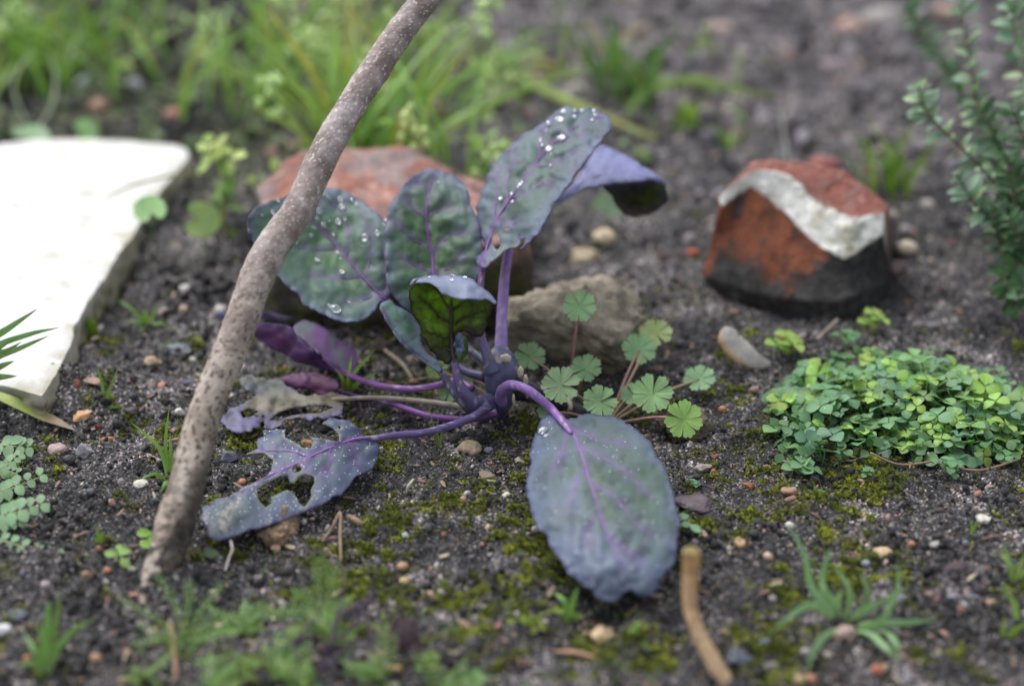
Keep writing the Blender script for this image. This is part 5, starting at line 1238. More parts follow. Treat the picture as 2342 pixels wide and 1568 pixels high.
for k, (u, v, r, fr, h, up, cc) in enumerate(cl):
    r *= 1.0; p = Pz(u, v, h); t = float(tz(u, v, h))
    V, F, vein = cranesbill_leaf(r * .93 / FPX * t, 7, k)
    n = towards_cam(p, up) + np.array([.12 * math.sin(k * 2.3), 0, 0])
    W = orient(V, n, -1.2 + k * .8) + p
    c0 = cc if cc is not None else srgb(122, 156, 112)
    c = tinted(W, c0, am=.25); c = mix(c, np.array(c0) * 1.22, vein * .2)
    lf = obj('leaf', W, F, MAT['green'], crb, col=c)
    root_ = on_ground(*[(1390, 965), (1180, 940)][0 if u > 1180 else 1])
    if k in (0, 2): root_ = on_ground(1300, 900) if k == 0 else on_ground(1320, 900)
    V, F = tube([p - n * .02, p * .6 + root_ * .4 + [0, 0, .1], root_ - [0, 0, .1]], [.035, .045, .05], 6, 12)
    obj('stem', V, F, MAT['petiole'], lf, col=tinted(V, srgb(150, 132, 104) if k % 3 else srgb(150, 112, 110)))

# ---- clover patch, right: every three-part leaf is a part
def trifoliate(seed):
    r = np.random.default_rng(seed); parts = []
    for k in range(3):
        V, F = oval(1.0, .98 + r.normal() * .06, 7, .25, .18 + r.random() * .2, 1.15)
        a = k * 2.09 + r.normal() * .15; e = r.uniform(.0, .35)
        V = V + [.06, 0, 0]; V = np.stack([V[:, 0] * math.cos(e) - V[:, 2] * math.sin(e), V[:, 1], V[:, 0] * math.sin(e) + V[:, 2] * math.cos(e)], -1)
        V = np.stack([V[:, 0] * math.cos(a) - V[:, 1] * math.sin(a), V[:, 0] * math.sin(a) + V[:, 1] * math.cos(a), V[:, 2]], -1)
        sh = r.uniform(.9, 1.1)
        rim = (np.arange(len(V)) % 3 != 1)
        parts.append((V, F, mix(np.ones(3) * sh * 1.12, np.ones(3) * sh, rim * 1.0)))
    V, F = tube([(0, 0, -.9), (0.05, 0, -.4), (0, 0, 0)], [.05, .05], 4, 4); parts.append((V, F, np.array([1.1, 1.05, .8])))
    return merge(parts)
cp = [(1760, 935), (1800, 890), (1880, 850), (1990, 825), (2100, 825), (2180, 855), (2260, 890), (2342, 915), (2460, 940), (2480, 980), (2400, 1040), (2330, 1060), (2280, 1085), (2180, 1080), (2080, 1060), (1980, 1045), (1880, 1080), (1800, 1080), (1765, 1020), (1750, 960)]
patch = thing('clover_patch', on_ground(2060, 980), 'dense mound of small green clover leaves at the right', 'clover')
cpoly = np.array([Pz(u, v, 0)[:2] for u, v in cp]); ccen = cpoly.mean(0)
tri = []
tones = [srgb(98, 136, 94), srgb(108, 146, 102), srgb(118, 152, 96), srgb(140, 172, 84), srgb(94, 130, 102)]
for k in range(15):
    V, F, Cc = trifoliate(k); tri.append(new_mesh('clover_leaf', V, F, MAT['green'], np.clip(Cc * tones[k % 5], 0, 1)))
r = np.random.default_rng(11); lo, hi = cpoly.min(0), cpoly.max(0); cnt = 0; pts_ = []
while cnt < 280:
    q = lo + (hi - lo) * r.random(2)
    if not inside(q[None], cpoly)[0]: continue
    if min([99] + [np.hypot(*(q - o_)) for o_ in pts_]) < .27: 
        if r.random() < .97: continue
    dd = min(pdist(q[None], cpoly[i], cpoly[(i + 1) % len(cpoly)])[0][0] for i in range(len(cpoly)))
    if dd < .8 and r.random() < .3: continue
    pts_.append(q)
    h = gz(*q) + .18 + .68 * min(1, dd / 2.3) ** .8 + r.uniform(-.2, .2)
    yng = r.random() < .14
    place('leaf', tri[r.integers(15) if not yng else 3 + 5 * r.integers(3)], patch, [q[0], q[1], h], (r.normal() * .35 - .1, r.normal() * .35, r.uniform(0, 6.28)), r.uniform(.27, .5) * (1 if not yng else .7))
    cnt += 1
V, F, _ = merge([(orient(oval(.34, .3, 5)[0], [r.normal() * .5, r.normal() * .5, 1], r.uniform(0, 6)) + [q[0] + r.normal() * .15, q[1] + r.normal() * .15, gz(*q) + .08 + .55 * r.random()], oval(.34, .3, 5)[1]) for q in pts_ for _ in range(3)])
obj('lower_leaves', V, F, MAT['green'], patch, col=tinted(V, srgb(84, 122, 76)), kind='stuff')
for k, (px, lab) in enumerate(((((1990, 1035), (2060, 1062), (2150, 1052)), 0), (((2150, 1060), (2240, 1075), (2330, 1050)), 0))):
    P = [on_ground(u, v, .15 if i == 1 else .3) for i, (u, v) in enumerate(px)]
    V, F = tube(P, .035, 6, 14); obj('runner', V, F, MAT['petiole'], patch, col=tinted(V, srgb(136, 108, 92)))
for (x, y, rr_) in ((520, 870, 16), (705, 1040, 13), (990, 618, 9), (955, 1025, 12), (800, 1085, 10), (1610, 1140, 13), (1700, 1195, 14), (1855, 912, 11), (1965, 625, 15), (1910, 715, 11), (640, 1165, 8), (1385, 735, 10), (1300, 672, 6), (1645, 898, 6), (820, 797, 8), (1870, 1303, 7)):
    u, v = C6[0] + x * .3, C6[1] + y * .3
    pg = Pz(u, v, .9 if y < 1000 else .5)
    V = DV * [1, 1, .8] * (rr_ * .3 / FPX * 50)
    obj('water_droplet', V + pg + [0, 0, .12], DF, MAT['water'], label='tiny water drop caught in the clover mound', cat='water drop', group='water drops in the clover')
# outlying clover sprigs
def sprig(label, u, v, h, n, sz, tone, name='clover_sprig'):
    p = on_ground(u, v); t = thing(name, p, label, 'clover')
    for k in range(n):
        a = k * 2.2 + u; q = [p[0] + .45 * sz * math.cos(a) * (k > 0), p[1] + .45 * sz * math.sin(a) * (k > 0), p[2] + h * (1 - .12 * k)]
        place('leaf', tri[tone + 5 * (k % 3)], t, q, (.25 * math.sin(a), .25 * math.cos(a), a), sz * .6)
        V, F = tube([p, np.array(q) - [0, 0, .02]], [.03, .02], 5, 5); obj('stem', V, F, MAT['petiole'], t, col=tinted(V, srgb(150, 160, 104)))
sprig('small bright clover sprig beside the curved flint shard', 1800, 815, .7, 4, .75, 3)
sprig('clover sprig poking up behind the clover mound', 1995, 765, .8, 4, .6, 3)
sprig('dull clover sprig left of the one behind the mound', 1940, 795, .5, 3, .55, 0)
sprig('round-leaved clover sprout at the near left edge of the clover mound', 1830, 1085, .35, 4, .62, 1)
sprig('clover sprout at the near right edge of the clover mound', 2170, 1082, .4, 5, .5, 0)
sprig('small clover sprout on bare soil before the clover mound', 1985, 1090, .22, 3, .32, 1)
sprig('tiny bluish sprout on moss beside the slate chip', 1590, 1115, .2, 4, .22, 4)

# ---- seedlings with a few oval leaves
def seedling(label, u, v, leaves, col, name='weed_seedling', stemc=None):
    """leaves: (du, dv, width px, angle, height)"""
    p = on_ground(u, v); t = thing(name, p, label, 'seedling')
    for (du, dv, w, an, h) in leaves:
        q = Pz(u + du, v + dv, p[2] + h); sc = w / FPX * float(tz(u + du, v + dv, p[2] + h))
        V, F = oval(sc, sc * .66, 9, .2, .12); V = V - [sc / 2, 0, 0]
        W = orient(V, towards_cam(q, .55), an) + q
        lf = obj('leaf', W, F, MAT['green'], t, col=tinted(W, col, am=.3))
        V, F = tube([p - [0, 0, .05], (p + q) / 2 + [0, 0, .06], q - [0, 0, .02]], [.03, .02], 5, 8); obj('stalk', V, F, MAT['petiole'], lf, col=tinted(V, stemc if stemc is not None else col))
seedling('three-leaved pale green seedling left of the stake foot', 268, 1265, [(-14, 0, 32, .1, .35), (16, -6, 32, .2, .4), (18, 22, 32, -.7, .3), (4, -16, 20, .8, .45)], srgb(140, 172, 96))
seedling('seedling half hidden behind the stake foot', 338, 1232, [(-8, -14, 36, .3, .4), (-2, 12, 34, .1, .25), (12, -4, 26, .9, .4)], srgb(136, 172, 78))
seedling('green leaf pair in the shade right of the stake foot', 480, 1265, [(4, 0, 36, .1, .25), (-14, 3, 20, .3, .2)], srgb(96, 122, 84))
seedling('three tiny round leaves beside the drooping leaf and the slate chip', 1572, 1200, [(-9, -20, 28, .1, .3), (-2, -2, 26, -.1, .3), (20, 8, 30, -.6, .25), (-22, 4, 14, 0, .2)], srgb(134, 168, 130))
seedling('small green weed at the bottom edge left of the middle', 1090, 1555, [(-18, 0, 30, .2, .4), (14, -6, 30, -.3, .45), (0, 14, 26, 1.2, .3), (0, -16, 22, 1.0, .5)], srgb(128, 166, 112))
seedling('little sprout above the cream stone in front', 1452, 1432, [(-8, 8, 16, .6, .3), (6, -6, 18, .8, .45), (2, 14, 12, 0, .2)], srgb(112, 150, 64))
for k, (u, v, lab) in enumerate(((990, 1505, 'bright moss-green weed in the lower middle'), (700, 1535, 'blurred yellow-green weed along the bottom edge'), (560, 1520, 'blurred weed at the bottom left of the dry stalk'), (880, 1435, 'plump yellow-green weed above the lower middle one'), (1215, 1420, 'mossy weed beside the drooping leaf tip'), (330, 1550, 'blurred leafy weed at the bottom edge left'))):
    rg = np.random.default_rng(k)
    seedling(lab, u, v, [(rg.normal() * 26, rg.normal() * 14, rg.uniform(11, 22), rg.uniform(-1, 1), rg.uniform(.2, .8)) for _ in range(9)], srgb(112, 140, 66) if k != 4 else srgb(120, 140, 40))
# round-leaved weed by the slab, kidney leaves
def kidney(label, u, v, w, h, col, face=.25, spin=0.0, name='round_leaved_weed'):
    p0 = on_ground(u + 10, v + w * .9); q = Pz(u, v, p0[2] + h); sc = w / 2 / FPX * float(tz(u, v, p0[2] + h))
    t = thing(name, p0, label, 'seedling')
    V, F = disc_leaf(sc, sc * .95, .85, 26, .1); W = orient(V, towards_cam(q, face), spin) + q
    obj('leaf', W, F, MAT['green'], t, col=tinted(W, col, am=.3, sc=1.2))
    V, F = tube([q, (p0 + q) / 2, p0 - [0, 0, .1]], .04, 6, 8); obj('stalk', V, F, MAT['petiole'], t, col=tinted(V, col * .8))
kidney('pale kidney-shaped round leaf standing beside the slab', 460, 502, 88, 1.5, srgb(160, 186, 120), .1, .15)
kidney('pale green rounded leaf overlapping the slab edge', 343, 480, 78, 2.0, srgb(146, 180, 124), .5, 2.0)
kidney('blurred soft green round leaf behind the mortared brick line', 1390, 470, 70, 1.0, srgb(122, 150, 120), .3, 1.0)
kidney('blurred pale round leaf above the slab far edge', 195, 300, 60, 1.0, srgb(140, 176, 120), .3, .5)
kidney('bluish blurred leaf behind the far edge of the slab', 70, 318, 90, .9, srgb(140, 166, 130), .6, .5)
# petty spurge with pale flower-like leaves
def leafy_stem(label, pts, nl, ls, col, topc, tops=8, name='leafy_weed', seed=0, tr=.55):
    P = np.array([Pz(u, v, z) for u, v, z in pts]); t = thing(name, P[0], label, 'weed'); r = np.random.default_rng(seed)
    V, F = tube(P, [.06, .04], 6, 12); obj('stem', V, F, MAT['petiole'], t, col=tinted(V, srgb(150, 140, 84)))
    Q = smooth_path(P, 30)
    for k in range(nl + tops):
        top_ = k >= nl
        q = Q[-1] + r.normal(size=3) * [tr, tr * .8, tr * .55] if top_ else Q[3 + int(24 * k / nl)]
        L = ls * (r.uniform(.5, .8) if top_ else r.uniform(.7, 1.1))
        V, F = oval(L, L * .6, 8, .25, .2); W = orient(V, [r.normal() * .5, -.5 + r.normal() * .4, 1], r.uniform(0, 6.28)) + q
        obj('leaf', W, F, MAT['green'], t, col=tinted(W, topc if top_ else col, am=.3))
leafy_stem('leafy weed with pale yellow-green top between slab and grass', [(520, 545, 0), (512, 480, 1.0), (505, 400, 2.2), (505, 345, 3.0)], 16, .8, srgb(118, 152, 70), srgb(182, 200, 120), 22, seed=1, tr=.65)
leafy_stem('lime green weed behind the gap between oval and leaning leaves', [(1110, 415, 0), (1108, 370, .8), (1105, 325, 1.6)], 10, .75, srgb(118, 158, 70), srgb(156, 184, 96), 12, seed=2, tr=.5)
leafy_stem('small blurred weed behind the arching blue leaf', [(1470, 385, 0), (1465, 360, .6), (1455, 330, 1.0)], 6, .6, srgb(104, 142, 80), srgb(120, 150, 90), 6, seed=3, tr=.5)
leafy_stem('low pale weed in the background above the tall leaning leaf', [(1215, 215, 0), (1205, 190, .5), (1190, 160, .9)], 8, .7, srgb(128, 146, 100), srgb(160, 174, 130), 10, seed=4, tr=.8)
leafy_stem('blurred weed with pale leaves at the upper middle', [(1100, 260, 0), (1120, 230, .5), (1130, 200, .9)], 8, .7, srgb(122, 138, 96), srgb(166, 176, 136), 12, seed=5, tr=1.0)

# ---- thyme bush, top right
thy = thing('thyme_bush', on_ground(2420, 640), 'dark green thyme bush with tiny paired leaves at the upper right', 'herb')
tl = []
for k in range(6):
    V, F = oval(1.0, .46, 6, .35, .12 + .05 * k)
    V = V.copy(); c0 = [srgb(116, 146, 122), srgb(134, 164, 142), srgb(158, 182, 164), srgb(102, 132, 112), srgb(158, 180, 140), srgb(124, 154, 126)][k]
    tl.append(new_mesh('thyme_leaf', V, F, MAT['green'], tinted(V, c0)))
stems = [[(2440, 690, 0, 57), (2380, 560, 0, 57), (2290, 420, 0, 57.5), (2240, 250, 0, 58), (2205, 60, 0, 58.5), (2195, -60, 0, 59)],
         [(2440, 690, 0, 57), (2370, 540, 0, 56.5), (2250, 390, 0, 56), (2130, 270, 0, 56), (2100, 200, 0, 56)],
         [(2450, 690, 0, 57), (2420, 500, 0, 57), (2380, 300, 0, 57), (2330, 120, 0, 58), (2310, -30, 0, 58)],
         [(2440, 690, 0, 57), (2350, 560, 0, 56), (2240, 480, 0, 55.5), (2190, 400, 0, 55.5)],
         [(2450, 690, 0, 57), (2350, 600, 0, 55.5), (2300, 640, 0, 54.8), (2330, 700, 0, 54.5)],
         [(2440, 690, 0, 57), (2400, 560, 0, 56), (2330, 470, 0, 55.5), (2300, 360, 0, 55.5)],
         [(2450, 690, 0, 57), (2360, 620, 0, 56), (2290, 560, 0, 55.5), (2270, 470, 0, 55.5)],
         [(2450, 690, 0, 57), (2430, 560, 0, 56), (2390, 400, 0, 56), (2350, 230, 0, 56)],
         [(2500, 650, 0, 60), (2300, 350, 0, 61), (2180, 180, 0, 63), (2080, 20, 0, 65)],
         [(2450, 690, 0, 57), (2400, 640, 0, 56), (2340, 560, 0, 55), (2310, 500, 0, 55)]]
r = np.random.default_rng(21); nleaf = 0; extra_l = []
for _ in range(9):
    ue, ve = r.uniform(2235, 2440), r.uniform(150, 610); te = r.uniform(54.5, 57.5)
    stems.append([(2450, 680, 0, 57), ((2440 + ue) / 2 + r.uniform(-20, 50), (670 + ve) / 2 + r.uniform(0, 60), 0, (57 + te) / 2), (ue, ve, 0, te)])
for si, st in enumerate(stems):
    P = np.array([Pt(a[0], a[1], a[3]) for a in st])
    V, F = tube(P, [.07, .05, .03], 6, 30)
    stm = obj('stem', V, F, MAT['petiole'], thy, col=tinted(V, srgb(84, 66, 58)))
    L = np.linalg.norm(np.diff(P, axis=0), axis=1).sum(); nn_ = int(L / .36); Q = smooth_path(P, nn_ + 4)
    for k in range(3, nn_ + 4):
        T = Q[k] - Q[k - 1]; T /= np.linalg.norm(T); n1 = np.cross(T, [0, 1, .2]); n1 /= np.linalg.norm(n1); n2_ = np.cross(T, n1)
        a0 = k * 1.57 + r.normal() * .3
        for h_ in range(2 if k % 3 else 4):
            a = a0 + h_ * math.pi + (h_ > 1) * 1.2; d = n1 * math.cos(a) + n2_ * math.sin(a) + T * .55; d /= np.linalg.norm(d)
            up = T * .5 + towards_cam(Q[k], .3) * .8; up = up - d * d.dot(up) + r.normal(size=3) * .3; up /= np.linalg.norm(up); sd_ = np.cross(up, d); sd_ /= np.linalg.norm(sd_); up = np.cross(d, sd_)
            if nleaf < 300:
                m = tl[r.integers(6)]; o = place('leaf', m, stm, Q[k], (0, 0, 0), r.uniform(.52, .82) * (.7 if k > nn_ else 1))
                o.rotation_euler = Matrix(((d[0], sd_[0], up[0]), (d[1], sd_[1], up[1]), (d[2], sd_[2], up[2]))).to_euler(); nleaf += 1
                o.parent = thy; o.location = ((Q[k] - org(thy)) * S).tolist()
            else:
                sc_ = r.uniform(.5, .8); V_, F_ = oval(1.0, .46, 6, .35, .2); V_ = V_ * sc_
                extra_l.append((V_[:, :1] * d + V_[:, 1:2] * sd_ + V_[:, 2:] * up + Q[k], F_))
if extra_l:
    V, F, _ = merge(extra_l); obj('leaf_mass', V, F, MAT['green'], thy, col=tinted(V, srgb(76, 110, 78), am=.5), kind='stuff')

# ---- vetch-like seedling with paired round leaflets, left edge
vet = thing('vetch_seedling', on_ground(-10, 1150), 'vetch seedling with ladder-like paired leaflets at the left edge', 'seedling')
def pinnate(parent, pts, n, lw, col, tipw=.7):
    P = np.array([Pz(u, v, z) for u, v, z in pts]); V, F = tube(P, [.035, .02], 5, 14)
    lf = obj('leaf', V, F, MAT['petiole'], parent, col=tinted(V, srgb(140, 150, 90)))
    Q = smooth_path(P, n + 2)
    for k in range(1, n + 2):
        T = Q[min(k + 1, n + 1)] - Q[k - 1]; T[2] = 0; T /= np.linalg.norm(T); sd_ = np.array([-T[1], T[0], 0])
        L = lw / FPX * 47 * (1 if k < n else .8)
        for s_ in (-1, 1):
            V, F = oval(L, L * .78, 7, .2, .1, 1.0); a = math.atan2((sd_ * s_ + T * .35)[1], (sd_ * s_ + T * .35)[0])
            ca, sa = math.cos(a), math.sin(a)
            W = np.stack([V[:, 0] * ca - V[:, 1] * sa, V[:, 0] * sa + V[:, 1] * ca, V[:, 2] + .45 * (V[:, 0] * sa + V[:, 1] * ca) + .05], -1) + Q[k]
            obj('leaflet', W, F, MAT['green'], lf, col=tinted(W, col, am=.2))
for pts, n, lw in (([(-40, 860, .4), (60, 870, .7), (150, 885, .6)], 3, 34), ([(-40, 1010, .4), (40, 975, .7), (105, 930, .8)], 4, 22), ([(-30, 1130, .3), (60, 1105, .5), (220, 1040, .6)], 4, 30),
                   ([(-40, 1260, .4), (80, 1235, .6), (225, 1195, .6)], 4, 34), ([(-40, 1300, .2), (30, 1300, .4), (110, 1290, .4)], 3, 22), ([(-40, 1370, .2), (60, 1400, .3), (200, 1445, .3), (460, 1500, .15)], 5, 22), ([(-20, 1040, .2), (40, 1010, .3), (90, 1020, .3)], 3, 20)):
    pinnate(vet, [K([(a, b)], K3)[0] + (z,) for a, b, z in pts], n, lw, srgb(122, 156, 116))

# ---- feathery seedlings in front
def feathery(label, c, base, fronds, col, w=.035, n=9, fl=.28, name='feathery_weed'):
    b = K([base], c)[0]; p0 = on_ground(*b); t = thing(name, p0, label, 'weed')
    for fr in fronds:
        q = K(fr, c); P = [Pz(a[0], a[1], p0[2] + a[2]) for a in q]; P[0] = p0 - [0, 0, .05] if fr[0][2] < .05 else P[0]
        parts = []; V, F = tube(P, [w, w * .5], 5, 12); parts.append((V, F)); Q = smooth_path(P, n + 3)
        for k in range(2, n + 3):
            T = Q[k] - Q[k - 1]; T /= np.linalg.norm(T)
            for s_ in (-1, 1):
                sd_ = np.cross(T, [0, -.5, .8]) * s_; sd_ /= np.linalg.norm(sd_); L = fl * (1 - .5 * abs(k / (n + 2) - .55))
                V, F = ribbon([Q[k], Q[k] + (sd_ + T * .5) * L * .6, Q[k] + (sd_ + T * .9) * L], L * .22, 5, fold=.1); parts.append((V, F))
        V, F, _ = merge(parts); obj('frond', V, F, MAT['grass'], t, col=tinted(V, col, am=.3))
feathery('feathery green weed in the front, left of the purple sprig', C8, (1820, 900), [[(1820, 900, 0), (1830, 650, .9), (1820, 500, 1.5)], [(1820, 900, 0), (1750, 720, .6), (1680, 700, .8)], [(1800, 850, .2), (1700, 800, .5), (1560, 820, .5)], [(1820, 900, 0), (1900, 700, .8), (1905, 550, 1.3)], [(1820, 900, 0), (1900, 800, .5), (2000, 740, .6)], [(1820, 900, 0), (1720, 900, .3), (1650, 930, .2)]], srgb(136, 172, 96), fl=.22)
feathery('purple stemmed feathery sprig in the lower middle', C8, (1780, 1160), [[(1760, 1180, 0), (1900, 950, .8), (1950, 750, 1.4), (1975, 560, 2.0)], [(1850, 1000, .6), (2000, 900, 1.0), (2110, 720, 1.5)], [(1900, 900, .9), (2000, 780, 1.3), (2130, 740, 1.5)], [(1780, 1160, 0), (1880, 1100, .3), (2010, 960, .6)], [(1760, 1180, 0), (1680, 1000, .5), (1830, 820, 1.0)]], srgb(92, 66, 98), w=.045, fl=.11, n=7)
feathery('pale feathery weed right below the stake foot', C8, (1050, 960), [[(1050, 960, 0), (1000, 760, .8), (900, 600, 1.5)], [(1050, 960, 0), (900, 850, .5), (700, 740, .8)], [(1050, 960, 0), (1150, 800, .7), (1260, 660, 1.1)], [(1050, 960, 0), (1250, 860, .5), (1480, 760, .9)], [(1050, 960, 0), (900, 960, .4), (760, 990, .3)], [(1050, 960, 0), (1200, 950, .4), (1380, 900, .5)], [(1050, 960, 0), (1080, 750, .9), (1080, 640, 1.4)], [(1050, 960, 0), (950, 1060, .3), (860, 1150, .2)]], srgb(142, 170, 104), fl=.16, n=7)
feathery('low feathery weed below the pale one', C8, (1060, 1080), [[(1060, 1080, 0), (1150, 960, .5), (1300, 890, .8)], [(1060, 1080, 0), (960, 960, .5), (800, 880, .8)], [(1060, 1080, 0), (1100, 960, .6), (1180, 860, 1.0)], [(1060, 1080, 0), (1200, 1080, .3), (1350, 1040, .4)], [(1060, 1080, 0), (1000, 1000, .5), (960, 880, .9)]], srgb(136, 168, 96), fl=.16, n=7)
for k in range(9):
    u0 = [640, 760, 880, 1010, 480, 560, 820, 700, 930][k]; v0 = [1545, 1470, 1560, 1600, 1590, 1450, 1620, 1590, 1490][k]; rg = np.random.default_rng(k + 50)
    lab = ['bottom-edge green weed left of centre', 'green weed left of the purple sprig base', 'bottom-edge weed under the purple sprig', 'weed cut off by the bottom edge near centre', 'weed cut off by the bottom edge at the left', 'thin green weed between the pale weeds', 'very front weed just below the frame edge', 'second very front weed below the frame edge', 'purplish weed right of the purple sprig base'][k]
    p = on_ground(u0, v0); t0_ = thing('feathery_weed', p, lab, 'weed')
    for j in range(5):
        a = rg.uniform(0, 6.28); L = rg.uniform(.5, .95); P = [p, p + np.array([math.cos(a) * .4, math.sin(a) * .4, .6]) * L * .7, p + np.array([math.cos(a), math.sin(a), .8]) * L * .9]
        parts = [tube(P, [.035, .02], 5, 8)]; Q = smooth_path(P, 9)
        for q in range(2, 9):
            for s_ in (-1, 1):
                T = Q[q] - Q[q - 1]; T /= np.linalg.norm(T); sd_ = np.cross(T, [0, 0, 1]) * s_; sd_ /= np.linalg.norm(sd_) + 1e-6
                parts.append(ribbon([Q[q], Q[q] + (sd_ + T * .5) * .18, Q[q] + (sd_ + T) * .26], .06, 5, fold=.1))
        V, F, _ = merge(parts); obj('frond', V, F, MAT['grass'], t0_, col=tinted(V, srgb(96, 76, 84) if k == 8 else srgb(124, 152, 88)))

# ================================================================== twigs and dead stalks
def twig(label, pts, w, col, name='twig', cat='twig', col1=None, seg=10, rough=.04):
    P = [(Pz(u, v, z)) for u, v, z in pts]; V, F = tube(P, np.atleast_1d(w), seg, 8 * len(pts))
    V = V + rough * w_mean(w) * 2 * fbm(V * 3, 2)[:, None]
    s = np.repeat(np.linspace(0, 1, 8 * len(pts)), seg)
    return obj(name, V, F, MAT['twig'], col=tinted(V, col, col1, s, 2.5, .4), label=label, cat=cat)
def w_mean(w): return float(np.mean(w))
# the sawn brown stump, hollow-topped
g = on_ground(1660, 1560)
st = twig('upright light brown dead stalk with cut mossy top in the front', [(1672, 1590, -.3), (1645, 1535, .25), (1600, 1455, .9), (1578, 1380, 1.5), (1580, 1310, 2.15), (1582, 1262, 2.6)], [.21, .21, .18, .18, .195, .225], srgb(196, 168, 136), 'dead_stalk', 'plant stalk', srgb(150, 116, 76), 18)
V, F = rock((.205, .205, .04), 5, 3, .2); obj('cut_top', V + Pz(1582, 1261, 2.62), F, MAT['twig'], st, col=tinted(V, srgb(128, 116, 70)))
# mossy grey root crossing diagonally in front
twig('long straw-brown stem lying at the bottom middle', [(1258, 1490, .12), (1320, 1492, .2), (1380, 1512, .2), (1430, 1545, .1)], [.05, .06, .05], srgb(160, 126, 104), 'dry_stem')
twig('pale forked twig standing in the moss below the eaten leaf', [(735, 1240, .05), (760, 1205, .3), (778, 1172, .55), (778, 1220, .25), (780, 1282, .02)], [.035, .04, .045, .04, .03], srgb(150, 128, 108))
twig('short thick twig piece right of the forked twig', [(797, 1180, .15), (815, 1190, .18), (832, 1198, .12)], [.075, .08, .06], srgb(160, 136, 112))
twig('curved pale green needle lying on the moss', [(1030, 1124, .1), (1050, 1108, .25), (1095, 1100, .25), (1170, 1102, .12)], [.03, .055, .055, .03], srgb(160, 172, 128), 'fallen_needle', 'needle')
twig('short whitish needle left of the curved green one', [(930, 1130, .05), (934, 1112, .25), (946, 1095, .35)], [.02, .05, .03], srgb(178, 180, 150), 'fallen_needle', 'needle')
twig('dark bark sliver on the moss under the curved needle', [(1003, 1125, .06), (1030, 1138, .1), (1045, 1142, .06)], [.03, .07, .04], srgb(80, 58, 48), 'bark_sliver', 'bark chip')
twig('white rootlet dangling from the eaten leaf', [(527, 1235, .3), (531, 1255, .3), (522, 1280, .15), (515, 1305, .02)], [.045, .04, .035, .02], srgb(188, 182, 172), 'rootlet', 'root')
twig('thin reddish needle lying right of the grass rosette', [(1945, 1262, .1), (2000, 1272, .12), (2048, 1274, .1), (2080, 1268, .05)], .025, srgb(160, 112, 92), 'fallen_needle', 'needle')
twig('black charred needle lying behind the grass rosette', [(1990, 1330, .1), (2060, 1322, .14), (2140, 1330, .1)], .03, srgb(40, 38, 38), 'fallen_needle', 'needle')
twig('brown twig pair lying right of the white pebble', [(2215, 1262, .2), (2240, 1235, .3), (2300, 1225, .2), (2345, 1245, .05)], .035, srgb(130, 104, 88))
twig('thin pale rootlet curling near the round stone on the right', [(1760, 1315, .08), (1800, 1295, .15), (1850, 1275, .15), (1840, 1270, .1)], .025, srgb(150, 134, 118), 'rootlet', 'root')
twig('reddish twig lying left against the stake foot', [(310, 1182, .1), (335, 1180, .12), (362, 1176, .1)], .03, srgb(128, 84, 70))
twig('flat brown chip of wood left of the stake', [(365, 982, .12), (395, 985, .14), (425, 990, .1)], [.05, .075, .04], srgb(158, 120, 100), 'wood_chip', 'wood chip')
twig('second thin wood chip under the first, by the stake', [(382, 1008, .1), (405, 1004, .14), (432, 995, .12)], [.03, .05, .03], srgb(166, 132, 112), 'wood_chip', 'wood chip')
twig('orange-brown sliver beside the grey cube stone', [(228, 1006, .12), (245, 1004, .14), (262, 1003, .1)], [.05, .085, .05], srgb(176, 118, 74), 'wood_chip', 'wood chip')
twig('pale blurred twig lying in front of the mortared brick', [(1865, 780, .15), (1885, 760, .25), (1915, 732, .35)], .06, srgb(140, 126, 116))
twig('vertical straw standing among the feathery weeds', [(402, 1545, .1), (398, 1480, .5), (388, 1420, .9)], [.06, .06, .04], srgb(176, 140, 114), 'dry_stem')
twig('pinkish curled stem under the clover runner', [(1920, 1050, .1), (1950, 1053, .2), (1985, 1040, .3)], .035, srgb(150, 116, 100), 'dry_stem')
twig('straw-coloured stem behind the purple stalk by the young leaf', [(880, 800, .2), (920, 832, .25), (945, 870, .15)], [.05, .07, .05], srgb(140, 128, 108), 'dry_stem')

